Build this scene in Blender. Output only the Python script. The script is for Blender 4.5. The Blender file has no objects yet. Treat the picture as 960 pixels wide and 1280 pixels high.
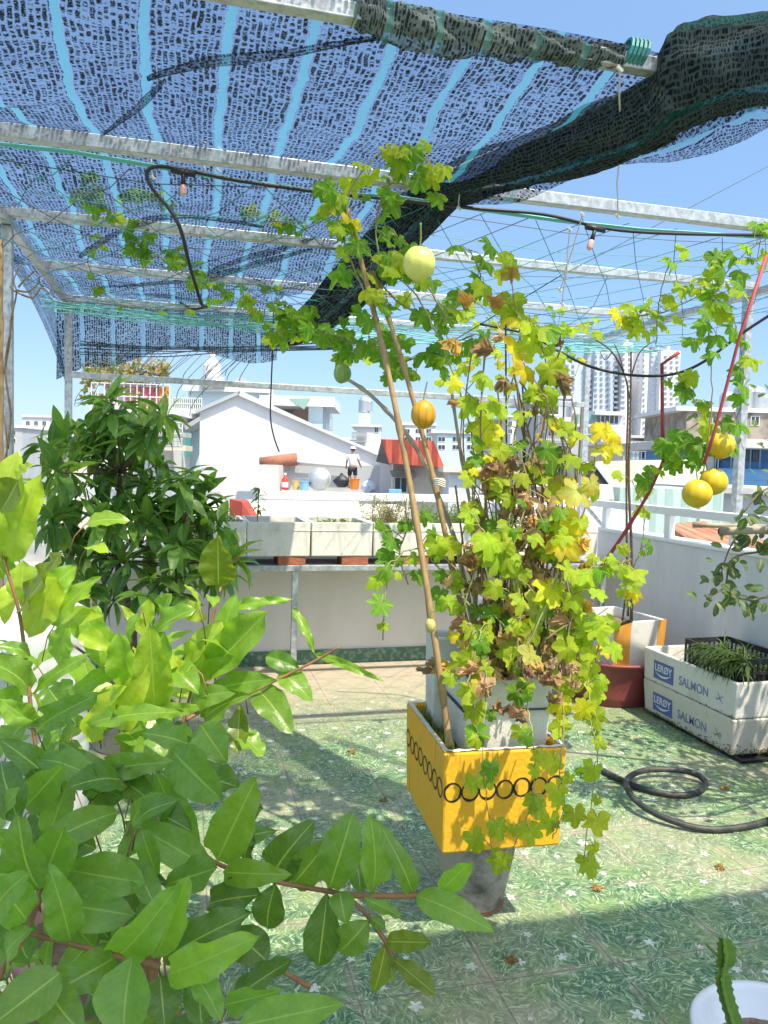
import bpy, bmesh, math, random
from mathutils import Vector, Matrix, noise as mnoise
R = random.Random(7)
S = bpy.context.scene
COL = S.collection
rad = math.radians
V = Vector

# ------------------------------------------------------------------ camera
FPX, YAW, PITCH, ROLL = 960.0, rad(14.5), rad(3.5), rad(1.6)
CAM = V((0, 0, 1.5))
cF = V((math.sin(YAW)*math.cos(PITCH), math.cos(YAW)*math.cos(PITCH), -math.sin(PITCH)))
_r0 = V((math.cos(YAW), -math.sin(YAW), 0)); _u0 = _r0.cross(cF)
cR = _r0*math.cos(ROLL) + _u0*math.sin(ROLL)
cU = -_r0*math.sin(ROLL) + _u0*math.cos(ROLL)
cam = bpy.data.objects.new('camera', bpy.data.cameras.new('camera'))
COL.objects.link(cam)
M4 = Matrix((cR, cU, -cF)).transposed().to_4x4(); M4.translation = CAM
cam.matrix_world = M4
cam.data.sensor_fit = 'VERTICAL'; cam.data.sensor_height = 36.0
cam.data.lens = FPX/1280*36.0
cam.data.clip_start = 0.05; cam.data.clip_end = 5000
S.camera = cam

def ray(x, y): return cF + cR*((x-480)/FPX) - cU*((y-640)/FPX)
def dep(x, y, D): return CAM + ray(x, y)*D
def onZ(x, y, z=0.0):
    d = ray(x, y); return CAM + d*((z-CAM.z)/d.z)
def onY(x, y, Y):
    d = ray(x, y); return CAM + d*(Y/d.y)
def onX(x, y, X):
    d = ray(x, y); return CAM + d*(X/d.x)

# ------------------------------------------------------------------ materials
def _n(nt, t, **kw):
    n = nt.nodes.new(t)
    for k, v in kw.items(): setattr(n, k, v)
    return n
def newmat(name):
    m = bpy.data.materials.new(name); m.use_nodes = True
    nt = m.node_tree; nt.nodes.clear()
    out = _n(nt, 'ShaderNodeOutputMaterial')
    return m, nt, out
def rgba(c): return (c[0], c[1], c[2], 1.0)
def math_(nt, op, a, b=None, c=None):
    n = _n(nt, 'ShaderNodeMath', operation=op)
    for i, v in enumerate((a, b, c)):
        if v is None: continue
        if isinstance(v, (int, float)): n.inputs[i].default_value = v
        else: nt.links.new(v, n.inputs[i])
    return n.outputs[0]
def mixc(nt, fac, a, b, mode='MIX'):
    n = _n(nt, 'ShaderNodeMix', data_type='RGBA', blend_type=mode)
    for sock, v in ((n.inputs[0], fac), (n.inputs[6], a), (n.inputs[7], b)):
        if isinstance(v, (int, float)): sock.default_value = v
        elif isinstance(v, tuple): sock.default_value = rgba(v)
        else: nt.links.new(v, sock)
    return n.outputs[2]
def ramp(nt, fac, lo, hi, interp='LINEAR'):
    n = _n(nt, 'ShaderNodeMapRange', interpolation_type=interp)
    nt.links.new(fac, n.inputs[0]); n.inputs[1].default_value = lo; n.inputs[2].default_value = hi
    return n.outputs[0]
def noise_(nt, vec, scale, detail=4, rough=.55, dist=0.0):
    n = _n(nt, 'ShaderNodeTexNoise'); n.inputs['Scale'].default_value = scale
    n.inputs['Detail'].default_value = detail; n.inputs['Roughness'].default_value = rough
    n.inputs['Distortion'].default_value = dist
    if vec is not None: nt.links.new(vec, n.inputs['Vector'])
    return n.outputs[0]
def mapping(nt, vec, scale=(1,1,1), loc=(0,0,0), rot=(0,0,0)):
    n = _n(nt, 'ShaderNodeMapping'); nt.links.new(vec, n.inputs[0])
    n.inputs[1].default_value = loc; n.inputs[2].default_value = rot; n.inputs[3].default_value = scale
    return n.outputs[0]

def P(name, col, rough=.6, col2=None, nscale=6.0, lo=.4, hi=.62, metal=0.0, bump=0.0, bscale=40.0, fine=.12, spec=.5,
      streak=None, tr=0.0):
    """plain surface: colour with weathering noise, fine grain and bump"""
    m, nt, out = newmat(name)
    b = _n(nt, 'ShaderNodeBsdfPrincipled')
    b.inputs['Roughness'].default_value = rough; b.inputs['Metallic'].default_value = metal
    b.inputs['Specular IOR Level'].default_value = spec
    geo = _n(nt, 'ShaderNodeNewGeometry'); pos = geo.outputs['Position']
    c = _n(nt, 'ShaderNodeRGB'); c.outputs[0].default_value = rgba(col); cur = c.outputs[0]
    if col2:
        v = pos if not streak else mapping(nt, pos, streak)
        cur = mixc(nt, ramp(nt, noise_(nt, v, nscale, 6, .62), lo, hi), cur, col2)
    if fine:
        f = noise_(nt, pos, nscale*7+9, 3, .6)
        v_ = math_(nt, 'MULTIPLY_ADD', f, 2*fine, 1-fine)
        n = _n(nt, 'ShaderNodeHueSaturation'); nt.links.new(cur, n.inputs['Color']); nt.links.new(v_, n.inputs['Value'])
        cur = n.outputs[0]
    nt.links.new(cur, b.inputs['Base Color'])
    if bump:
        bn = _n(nt, 'ShaderNodeBump'); bn.inputs['Strength'].default_value = bump; bn.inputs['Distance'].default_value = .01
        nt.links.new(noise_(nt, pos, bscale, 4), bn.inputs['Height']); nt.links.new(bn.outputs[0], b.inputs['Normal'])
    nt.links.new(b.outputs[0], out.inputs[0])
    return m

def leafmat(name, trans=.4, rough=.42, midrib=(.45,.55,.12), ribw=.035, veins=.25, vscale=11.0, radial=False, spec=.4):
    m, nt, out = newmat(name)
    at = _n(nt, 'ShaderNodeAttribute'); at.attribute_name = 'col'
    uv = _n(nt, 'ShaderNodeUVMap'); sep = _n(nt, 'ShaderNodeSeparateXYZ'); nt.links.new(uv.outputs[0], sep.inputs[0])
    geo = _n(nt, 'ShaderNodeNewGeometry')
    du = math_(nt, 'ABSOLUTE', math_(nt, 'SUBTRACT', sep.outputs[0], .5))
    cur = at.outputs['Color']
    f = noise_(nt, geo.outputs['Position'], 55, 4, .6)
    hs = _n(nt, 'ShaderNodeHueSaturation'); nt.links.new(cur, hs.inputs['Color'])
    nt.links.new(math_(nt, 'MULTIPLY_ADD', f, .6, .7), hs.inputs['Value']); cur = hs.outputs[0]
    if radial:      # palmate veins: uv holds (angle/2pi, r)
        a = math_(nt, 'PINGPONG', math_(nt, 'MULTIPLY', sep.outputs[0], 6.0), .5)
        rib = math_(nt, 'SUBTRACT', 1.0, ramp(nt, a, .02, .075))
        cur = mixc(nt, math_(nt, 'MULTIPLY', rib, .45), cur, midrib)
    else:
        rib = math_(nt, 'SUBTRACT', 1.0, ramp(nt, du, ribw*.5, ribw))
        sv = math_(nt, 'PINGPONG', math_(nt, 'SUBTRACT', math_(nt, 'MULTIPLY', sep.outputs[1], vscale), math_(nt, 'MULTIPLY', du, vscale*.55)), .5)
        svm = math_(nt, 'MULTIPLY', math_(nt, 'SUBTRACT', 1.0, ramp(nt, sv, .03, .12)), veins)
        cur = mixc(nt, svm, cur, midrib)
        cur = mixc(nt, math_(nt, 'MULTIPLY', rib, .8), cur, midrib)
    b = _n(nt, 'ShaderNodeBsdfPrincipled'); b.inputs['Roughness'].default_value = rough
    b.inputs['Specular IOR Level'].default_value = spec
    nt.links.new(cur, b.inputs['Base Color'])
    t = _n(nt, 'ShaderNodeBsdfTranslucent')
    nt.links.new(mixc(nt, .75, cur, (1.12, 1.15, .42), 'MULTIPLY'), t.inputs[0])
    hs2 = _n(nt, 'ShaderNodeHueSaturation'); hs2.inputs['Value'].default_value = 2.2
    nt.links.new(t.inputs[0].links[0].from_socket, hs2.inputs['Color']); nt.links.new(hs2.outputs[0], t.inputs[0])
    mx = _n(nt, 'ShaderNodeMixShader'); mx.inputs[0].default_value = trans
    nt.links.new(b.outputs[0], mx.inputs[1]); nt.links.new(t.outputs[0], mx.inputs[2])
    bn = _n(nt, 'ShaderNodeBump'); bn.inputs['Strength'].default_value = .35; bn.inputs['Distance'].default_value = .004
    nt.links.new(noise_(nt, geo.outputs['Position'], 90, 3), bn.inputs['Height']); nt.links.new(bn.outputs[0], b.inputs['Normal'])
    nt.links.new(mx.outputs[0], out.inputs[0])
    return m

def netmat(name, solid=.38, stripes=True, gapc=(.055,.09,.22), darkc=(.012,.016,.018), dens=0.0, strc=(.06,.31,.42)):
    """knitted shade cloth: rows of dark loops, open gaps of fine thread, pale cyan selvedge stripes"""
    m, nt, out = newmat(name)
    uv = _n(nt, 'ShaderNodeUVMap')
    nz = _n(nt, 'ShaderNodeTexNoise'); nz.inputs['Scale'].default_value = 14; nz.inputs['Detail'].default_value = 5
    nt.links.new(uv.outputs[0], nz.inputs['Vector'])
    off = _n(nt, 'ShaderNodeVectorMath', operation='MULTIPLY_ADD')
    nt.links.new(nz.outputs[1], off.inputs[0]); off.inputs[1].default_value = (.03, .03, 0); nt.links.new(uv.outputs[0], off.inputs[2])
    sw = _n(nt, 'ShaderNodeSeparateXYZ'); nt.links.new(off.outputs[0], sw.inputs[0])
    row = math_(nt, 'DIVIDE', sw.outputs[0], .0170)
    col_i = math_(nt, 'FLOOR', row); fr = math_(nt, 'ABSOLUTE', math_(nt, 'SUBTRACT', math_(nt, 'FRACT', math_(nt, 'ADD', row, 4000.0)), .5))
    cb = _n(nt, 'ShaderNodeCombineXYZ'); nt.links.new(math_(nt, 'MULTIPLY', col_i, 7.31), cb.inputs[0]); nt.links.new(math_(nt, 'MULTIPLY', sw.outputs[1], 92.0), cb.inputs[1])
    nt.links.new(math_(nt, 'MULTIPLY', fr, .9), cb.inputs[2])
    br = noise_(nt, cb.outputs[0], 1.0, 1.5, .5)
    fine = noise_(nt, mapping(nt, uv.outputs[0], (150, 320, 1)), 1.0, 2, .7)
    big = noise_(nt, uv.outputs[0], 2.2, 4, .6)
    thr = math_(nt, 'MULTIPLY_ADD', big, -.14, .55)
    dash = ramp(nt, math_(nt, 'SUBTRACT', br, thr), -.05, .07)
    dash = math_(nt, 'MULTIPLY', dash, math_(nt, 'SUBTRACT', 1.0, ramp(nt, fr, .20, .44)))
    dash = math_(nt, 'MULTIPLY', dash, ramp(nt, fine, .25, .5))
    # opacity
    al = math_(nt, 'ADD', math_(nt, 'MULTIPLY', dash, .72), math_(nt, 'MULTIPLY_ADD', fine, .9, solid-.45+dens))
    colr = mixc(nt, math_(nt, 'MINIMUM', math_(nt, 'MULTIPLY', dash, 1.6), 1.0), gapc, darkc)
    al = math_(nt, 'ADD', al, math_(nt, 'MULTIPLY_ADD', noise_(nt, mapping(nt, uv.outputs[0], (1.6, 2.6, 1)), 1.0, 4, .6, .6), .7, -.36))
    if stripes:
        su = math_(nt, 'PINGPONG', math_(nt, 'ADD', sw.outputs[0], 10.0), .11)
        st = math_(nt, 'SUBTRACT', 1.0, ramp(nt, su, .0100, .0150))
        colr = mixc(nt, st, colr, strc)
        al = math_(nt, 'MAXIMUM', math_(nt, 'MULTIPLY', al, math_(nt, 'SUBTRACT', 1.0, st)), math_(nt, 'MULTIPLY', st, .6))
    al = math_(nt, 'MINIMUM', math_(nt, 'MAXIMUM', al, 0.0), 1.0)
    d = _n(nt, 'ShaderNodeBsdfDiffuse'); nt.links.new(colr, d.inputs[0])
    tl = _n(nt, 'ShaderNodeBsdfTranslucent'); nt.links.new(colr, tl.inputs[0])
    mx0 = _n(nt, 'ShaderNodeMixShader'); mx0.inputs[0].default_value = .45
    nt.links.new(d.outputs[0], mx0.inputs[1]); nt.links.new(tl.outputs[0], mx0.inputs[2])
    tp = _n(nt, 'ShaderNodeBsdfTransparent')
    mx = _n(nt, 'ShaderNodeMixShader'); nt.links.new(al, mx.inputs[0])
    nt.links.new(tp.outputs[0], mx.inputs[1]); nt.links.new(mx0.outputs[0], mx.inputs[2])
    nt.links.new(mx.outputs[0], out.inputs[0])
    return m

def floormat():
    """glazed terrace tiles printed with grass blades and white flowers, worn and dusty"""
    m, nt, out = newmat('printed_grass_tiles')
    geo = _n(nt, 'ShaderNodeNewGeometry'); pos = geo.outputs['Position']
    def blades(cell, sx, sy, seed):
        vp = mapping(nt, pos, (1,1,0), (seed, seed*.7, 0))
        nz = _n(nt, 'ShaderNodeTexNoise'); nz.inputs['Scale'].default_value = 18; nt.links.new(vp, nz.inputs['Vector'])
        w = _n(nt, 'ShaderNodeVectorMath', operation='MULTIPLY_ADD'); nt.links.new(nz.outputs[1], w.inputs[0]); w.inputs[1].default_value = (.045,.045,0); nt.links.new(vp, w.inputs[2])
        vo = _n(nt, 'ShaderNodeTexVoronoi', voronoi_dimensions='2D'); vo.inputs['Scale'].default_value = cell
        nt.links.new(w.outputs[0], vo.inputs['Vector'])
        rnd = _n(nt, 'ShaderNodeSeparateColor'); nt.links.new(vo.outputs['Color'], rnd.inputs[0])
        rot = _n(nt, 'ShaderNodeVectorRotate', rotation_type='Z_AXIS'); nt.links.new(w.outputs[0], rot.inputs['Vector'])
        nt.links.new(math_(nt, 'MULTIPLY', rnd.outputs[0], 6.283), rot.inputs['Angle'])
        return noise_(nt, mapping(nt, rot.outputs[0], (sx, sy, 1)), 1.0, 2, .5), rnd.outputs[1]
    b1, r1 = blades(17, 16, 95, 3.0)
    b2, r2 = blades(23, 22, 150, 11.0)
    k1 = ramp(nt, b1, .44, .60); k2 = ramp(nt, b2, .54, .64)
    base = mixc(nt, k1, (.045,.118,.062), (.17,.29,.15))
    base = mixc(nt, math_(nt, 'MULTIPLY', k2, .8), base, (.55,.61,.39))
    base = mixc(nt, math_(nt, 'MULTIPLY', ramp(nt, noise_(nt, pos, 5.5, 2), .45, .7), .45), base, (.24,.32,.10))
    # flowers
    fv = _n(nt, 'ShaderNodeTexVoronoi', voronoi_dimensions='2D'); fv.inputs['Scale'].default_value = 6.6; fv.inputs['Randomness'].default_value = .95
    fp = mapping(nt, pos, (1,1,0)); nt.links.new(fp, fv.inputs['Vector'])
    dv = _n(nt, 'ShaderNodeVectorMath', operation='SUBTRACT')
    nt.links.new(fp, dv.inputs[0]); nt.links.new(fv.outputs['Position'], dv.inputs[1])
    sx = _n(nt, 'ShaderNodeSeparateXYZ'); nt.links.new(dv.outputs[0], sx.inputs[0])
    ang = math_(nt, 'ARCTAN2', sx.outputs[1], sx.outputs[0])
    ln = _n(nt, 'ShaderNodeVectorMath', operation='LENGTH'); nt.links.new(dv.outputs[0], ln.inputs[0])
    rc = _n(nt, 'ShaderNodeSeparateColor'); nt.links.new(fv.outputs['Color'], rc.inputs[0])
    pet = math_(nt, 'ABSOLUTE', math_(nt, 'COSINE', math_(nt, 'MULTIPLY_ADD', ang, 2.5, math_(nt, 'MULTIPLY', rc.outputs[0], 6.0))))
    rr = math_(nt, 'MULTIPLY', math_(nt, 'MULTIPLY_ADD', pet, .012, .007), math_(nt, 'MULTIPLY_ADD', rc.outputs[1], .9, .35))
    fl = math_(nt, 'MULTIPLY', math_(nt, 'LESS_THAN', math_(nt, 'ADD', ln.outputs['Value'], math_(nt, 'MULTIPLY_ADD', noise_(nt, pos, 60, 2), .012, -.006)), rr), math_(nt, 'GREATER_THAN', rc.outputs[2], .25))
    base = mixc(nt, math_(nt, 'MULTIPLY', fl, math_(nt, 'MULTIPLY_ADD', noise_(nt, pos, 70, 3), .9, .2)), base, (.78,.80,.76))
    # grout
    sp = _n(nt, 'ShaderNodeSeparateXYZ'); nt.links.new(pos, sp.inputs[0])
    gx = math_(nt, 'PINGPONG', math_(nt, 'ADD', sp.outputs[0], 40.0-.085), .2)
    gy = math_(nt, 'PINGPONG', math_(nt, 'ADD', sp.outputs[1], 40.0-.003), .2)
    g = math_(nt, 'SUBTRACT', 1.0, ramp(nt, math_(nt, 'MINIMUM', gx, gy), .0016, .0036))
    gw = math_(nt, 'SUBTRACT', 1.0, ramp(nt, math_(nt, 'MINIMUM', gx, gy), .002, .03))
    # dust and worn patches
    d1 = ramp(nt, noise_(nt, pos, 1.7, 6, .65), .46, .74)
    far = ramp(nt, sp.outputs[1], 3.9, 5.3)
    dust = math_(nt, 'MAXIMUM', math_(nt, 'MULTIPLY', d1, .62), math_(nt, 'MULTIPLY', far, .98))
    dust = math_(nt, 'MULTIPLY', dust, math_(nt, 'MULTIPLY_ADD', noise_(nt, pos, 24, 5, .7), .9, .5))
    dust = math_(nt, 'MINIMUM', math_(nt, 'ADD', dust, math_(nt, 'MULTIPLY', math_(nt, 'MULTIPLY', gw, .55), ramp(nt, noise_(nt, pos, 6, 4), .42, .66))), 1.0)
    base = mixc(nt, dust, base, (.46,.38,.29))
    base = mixc(nt, ramp(nt, noise_(nt, mapping(nt, pos, (1,1,1), (1.3,.33,0)), 2.9, 7, .7), .665, .74), base, (.15,.15,.14))
    base = mixc(nt, math_(nt, 'MULTIPLY', g, .6), base, (.10,.095,.085))
    b = _n(nt, 'ShaderNodeBsdfPrincipled'); nt.links.new(base, b.inputs['Base Color'])
    nt.links.new(math_(nt, 'MULTIPLY_ADD', noise_(nt, pos, 9, 4), .35, .30), b.inputs['Roughness']); b.inputs['Specular IOR Level'].default_value = .35
    bn = _n(nt, 'ShaderNodeBump'); bn.inputs['Strength'].default_value = .25; bn.inputs['Distance'].default_value = .003
    nt.links.new(math_(nt, 'SUBTRACT', noise_(nt, pos, 40, 3), g), bn.inputs['Height']); nt.links.new(bn.outputs[0], b.inputs['Normal'])
    nt.links.new(b.outputs[0], out.inputs[0])
    return m

def ribmat(name, col, col2, axis=0, period=.2, rough=.5, depth=.6):
    """corrugated sheet: ribs by bump along one object axis"""
    m, nt, out = newmat(name)
    tc = _n(nt, 'ShaderNodeTexCoord'); sp = _n(nt, 'ShaderNodeSeparateXYZ'); nt.links.new(tc.outputs['Object'], sp.inputs[0])
    w = math_(nt, 'PINGPONG', math_(nt, 'ADD', sp.outputs[axis], 500.0), period/2)
    w = math_(nt, 'DIVIDE', w, period/2)
    st = [1,1,1]; st[axis] = 6
    nz = noise_(nt, mapping(nt, tc.outputs['Object'], tuple(st)), 1.3, 6, .65)
    c = mixc(nt, ramp(nt, nz, .4, .62), col, col2)
    c = mixc(nt, math_(nt, 'MULTIPLY', math_(nt, 'SUBTRACT', 1.0, ramp(nt, w, .0, .18)), .35), c, tuple(x*.45 for x in col2))
    b = _n(nt, 'ShaderNodeBsdfPrincipled'); nt.links.new(c, b.inputs['Base Color']); b.inputs['Roughness'].default_value = rough
    bn = _n(nt, 'ShaderNodeBump'); bn.inputs['Strength'].default_value = depth; bn.inputs['Distance'].default_value = period*.25
    nt.links.new(w, bn.inputs['Height']); nt.links.new(bn.outputs[0], b.inputs['Normal'])
    nt.links.new(b.outputs[0], out.inputs[0])
    return m

def melonmat(name, a, b_, stripe, amount, n=10):
    m, nt, out = newmat(name)
    tc = _n(nt, 'ShaderNodeTexCoord'); sp = _n(nt, 'ShaderNodeSeparateXYZ'); nt.links.new(tc.outputs['Object'], sp.inputs[0])
    ang = math_(nt, 'ARCTAN2', sp.outputs[1], sp.outputs[0])
    nz = noise_(nt, tc.outputs['Object'], 26, 5, .65)
    w = math_(nt, 'SINE', math_(nt, 'ADD', math_(nt, 'MULTIPLY', ang, float(n)), math_(nt, 'MULTIPLY', nz, 3.5)))
    c = mixc(nt, ramp(nt, noise_(nt, tc.outputs['Object'], 11, 5, .6), .38, .66), a, b_)
    c = mixc(nt, math_(nt, 'MULTIPLY', ramp(nt, w, .35, .95), amount), c, stripe)
    c = mixc(nt, math_(nt, 'MULTIPLY', ramp(nt, sp.outputs[2], .02, .07), .3), c, stripe)
    p = _n(nt, 'ShaderNodeBsdfPrincipled'); nt.links.new(c, p.inputs['Base Color']); p.inputs['Roughness'].default_value = .42
    p.inputs['Subsurface Weight'].default_value = .08; p.inputs['Subsurface Radius'].default_value = (.02,.012,.004)
    bn = _n(nt, 'ShaderNodeBump'); bn.inputs['Strength'].default_value = .3; bn.inputs['Distance'].default_value = .002
    nt.links.new(noise_(nt, tc.outputs['Object'], 120, 4), bn.inputs['Height']); nt.links.new(bn.outputs[0], p.inputs['Normal'])
    nt.links.new(p.outputs[0], out.inputs[0])
    return m

M = {}
M['floor'] = floormat()
M['foam'] = P('white_foam', (.68,.67,.63), .75, (.47,.45,.39), 5, .52, .78, bump=.25, bscale=160, fine=.06)
M['foamgrey'] = P('weathered_foam', (.70,.68,.61), .8, (.44,.42,.36), 7, .5, .72, bump=.3, bscale=140, fine=.08, streak=(1,1,.35))
M['foamdirt'] = P('mossy_foam', (.62,.59,.52), .8, (.24,.20,.11), 7.5, .58, .72, bump=.35, bscale=140, fine=.08)
M['soil'] = P('dry_soil', (.13,.09,.06), .95, (.24,.18,.12), 16, .4, .62, bump=1.0, bscale=90, fine=.3)
M['wallwhite'] = P('white_parapet_paint', (.68,.69,.70), .7, (.54,.55,.55), 2.6, .5, .74, bump=.2, bscale=60, fine=.05, streak=(1,1,.28))
M['wallcap'] = P('white_cap_paint', (.78,.78,.76), .6, (.58,.57,.53), 4, .55, .8, fine=.04)
M['farwall'] = P('cream_wall_paint', (.70,.67,.62), .75, (.55,.51,.45), 1.6, .48, .8, bump=.1, fine=.03, streak=(1,1,.3))
M['skirt'] = P('green_wall_tile', (.05,.14,.09), .3, (.18,.28,.2), 26, .5, .62)
M['steel'] = P('galvanised_steel', (.52,.55,.56), .42, (.36,.38,.39), 30, .42, .6, metal=.55, bump=.1, fine=.1)
M['steelpaint'] = P('grey_painted_steel', (.33,.36,.38), .5, (.25,.24,.23), 18, .52, .7, fine=.08)
M['brick'] = P('red_clay_brick', (.40,.13,.06), .85, (.28,.10,.06), 22, .4, .65, bump=.6, bscale=80, fine=.15)
M['yellow'] = P('yellow_ochre_paint', (.80,.42,.018), .55, (.36,.19,.03), 3.2, .57, .72, bump=.3, bscale=55, fine=.09, streak=(13,13,1.2))
M['black'] = P('black_paint', (.015,.014,.013), .6, fine=.1)
M['concrete'] = P('old_concrete', (.40,.36,.295), .9, (.13,.11,.085), 7, .48, .64, bump=.6, bscale=60, fine=.14)
M['maroon'] = P('faded_maroon_plastic', (.215,.045,.045), .5, (.27,.075,.07), 6, .45, .75, fine=.04)
M['tape'] = P('orange_packing_tape', (.72,.34,.06), .35, (.62,.27,.05), 9, .42, .7, fine=.06, streak=(8,8,1))
M['blueink'] = P('blue_print', (.10,.14,.38), .7, (.17,.21,.44), 40, .5, .75, fine=.06)
M['blueinkpale'] = P('worn_blue_print', (.20,.24,.42), .7, (.40,.42,.50), 60, .55, .8, fine=.06)
M['whiteink'] = P('white_print', (.72,.73,.74), .7, fine=.04)
M['crate'] = P('black_crate_plastic', (.022,.024,.027), .5, (.05,.05,.05), 20, .5, .7, fine=.1)
M['rubber'] = P('black_rubber', (.030,.033,.035), .55, (.09,.085,.075), 14, .48, .68, fine=.12, bump=.2, bscale=120)
M['cable'] = P('black_cable', (.014,.015,.017), .45, fine=.08)
M['teal'] = P('teal_net_string', (.02,.25,.22), .6, (.03,.16,.16), 9, .4, .6, fine=.1)
M['tealpale'] = P('pale_teal_string', (.16,.50,.45), .6, fine=.08)
M['darkstring'] = P('dark_string', (.05,.07,.08), .7, fine=.1)
M['string'] = P('white_string', (.62,.60,.56), .8, fine=.08)
M['red'] = P('faded_red_strap', (.42,.055,.06), .6, (.30,.05,.05), 20, .45, .65, fine=.1)
M['bamboo'] = P('dry_bamboo', (.36,.24,.11), .55, (.25,.15,.07), 11, .42, .65, fine=.12, streak=(6,6,.8))
M['bambgrey'] = P('grey_bamboo', (.40,.34,.25), .6, (.27,.22,.16), 12, .45, .65, fine=.1)
M['bark'] = P('brown_bark', (.16,.10,.06), .85, (.09,.06,.04), 25, .42, .62, bump=.6, bscale=120, fine=.15)
M['twig'] = P('orange_brown_twig', (.30,.145,.06), .6, (.20,.10,.05), 22, .42, .65, fine=.1)
M['greenstem'] = P('green_stem', (.16,.24,.06), .55, (.20,.17,.06), 14, .45, .65, fine=.1)
M['vinestem'] = P('pale_vine_stem', (.26,.30,.11), .6, (.30,.20,.10), 12, .45, .6, fine=.1)
M['drystem'] = P('dead_vine_stem', (.27,.185,.10), .85, (.18,.12,.07), 18, .42, .62, fine=.15)
M['pinkbulb'] = P('pink_socket_plastic', (.75,.42,.38), .5, fine=.05)
M['basin'] = P('white_plastic_basin', (.66,.69,.72), .35, (.52,.53,.53), 5, .55, .8, fine=.03)
M['cactus'] = P('cactus_skin', (.10,.20,.018), .45, (.14,.24,.03), 18, .45, .65, fine=.08)
M['drum'] = P('white_plastic_drum', (.64,.67,.69), .4, (.52,.54,.55), 3, .5, .75, fine=.03, streak=(2,2,.3))
M['pinkpot'] = P('dusty_pink_pot', (.40,.20,.18), .75, (.32,.19,.16), 8, .45, .65, fine=.06)
M['terracotta'] = P('terracotta', (.36,.15,.09), .85, (.25,.11,.07), 9, .45, .65, fine=.1)
M['leaf_melon'] = leafmat('melon_leaf', .48, .55, (.42,.48,.12), radial=True, spec=.2)
M['leaf_dry'] = leafmat('withered_leaf', .28, .85, (.26,.16,.07), radial=True, spec=.15)
M['leaf_big'] = leafmat('broad_leaf', .42, .33, (.34,.44,.10), .028, .11, 9, spec=.55)
M['leaf_mango'] = leafmat('narrow_leaf', .30, .38, (.16,.26,.07), .07, .1, 14, spec=.5)
M['leaf_small'] = leafmat('small_leaf', .36, .5, (.26,.34,.14), .06, .1, 9)
M['grass'] = leafmat('grass_blade', .35, .6, (.22,.27,.08), .08, 0, 5)
M['net'] = netmat('blue_black_shade_cloth', .47)
M['netedge'] = netmat('shade_cloth_drape', .36, True, (.20,.25,.24), (.04,.047,.047), .42, (.08,.30,.27))
M['netlow'] = netmat('dense_shade_cloth', .48, True, (.07,.12,.17), (.015,.025,.03), .1)
M['netfold'] = netmat('folded_shade_cloth', .42, False, (.05,.075,.11), (.016,.022,.026), .10)
M['netroll'] = netmat('rolled_shade_cloth', .60, True, (.075,.100,.100), (.014,.020,.022), .30, (.020,.105,.090))

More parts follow.
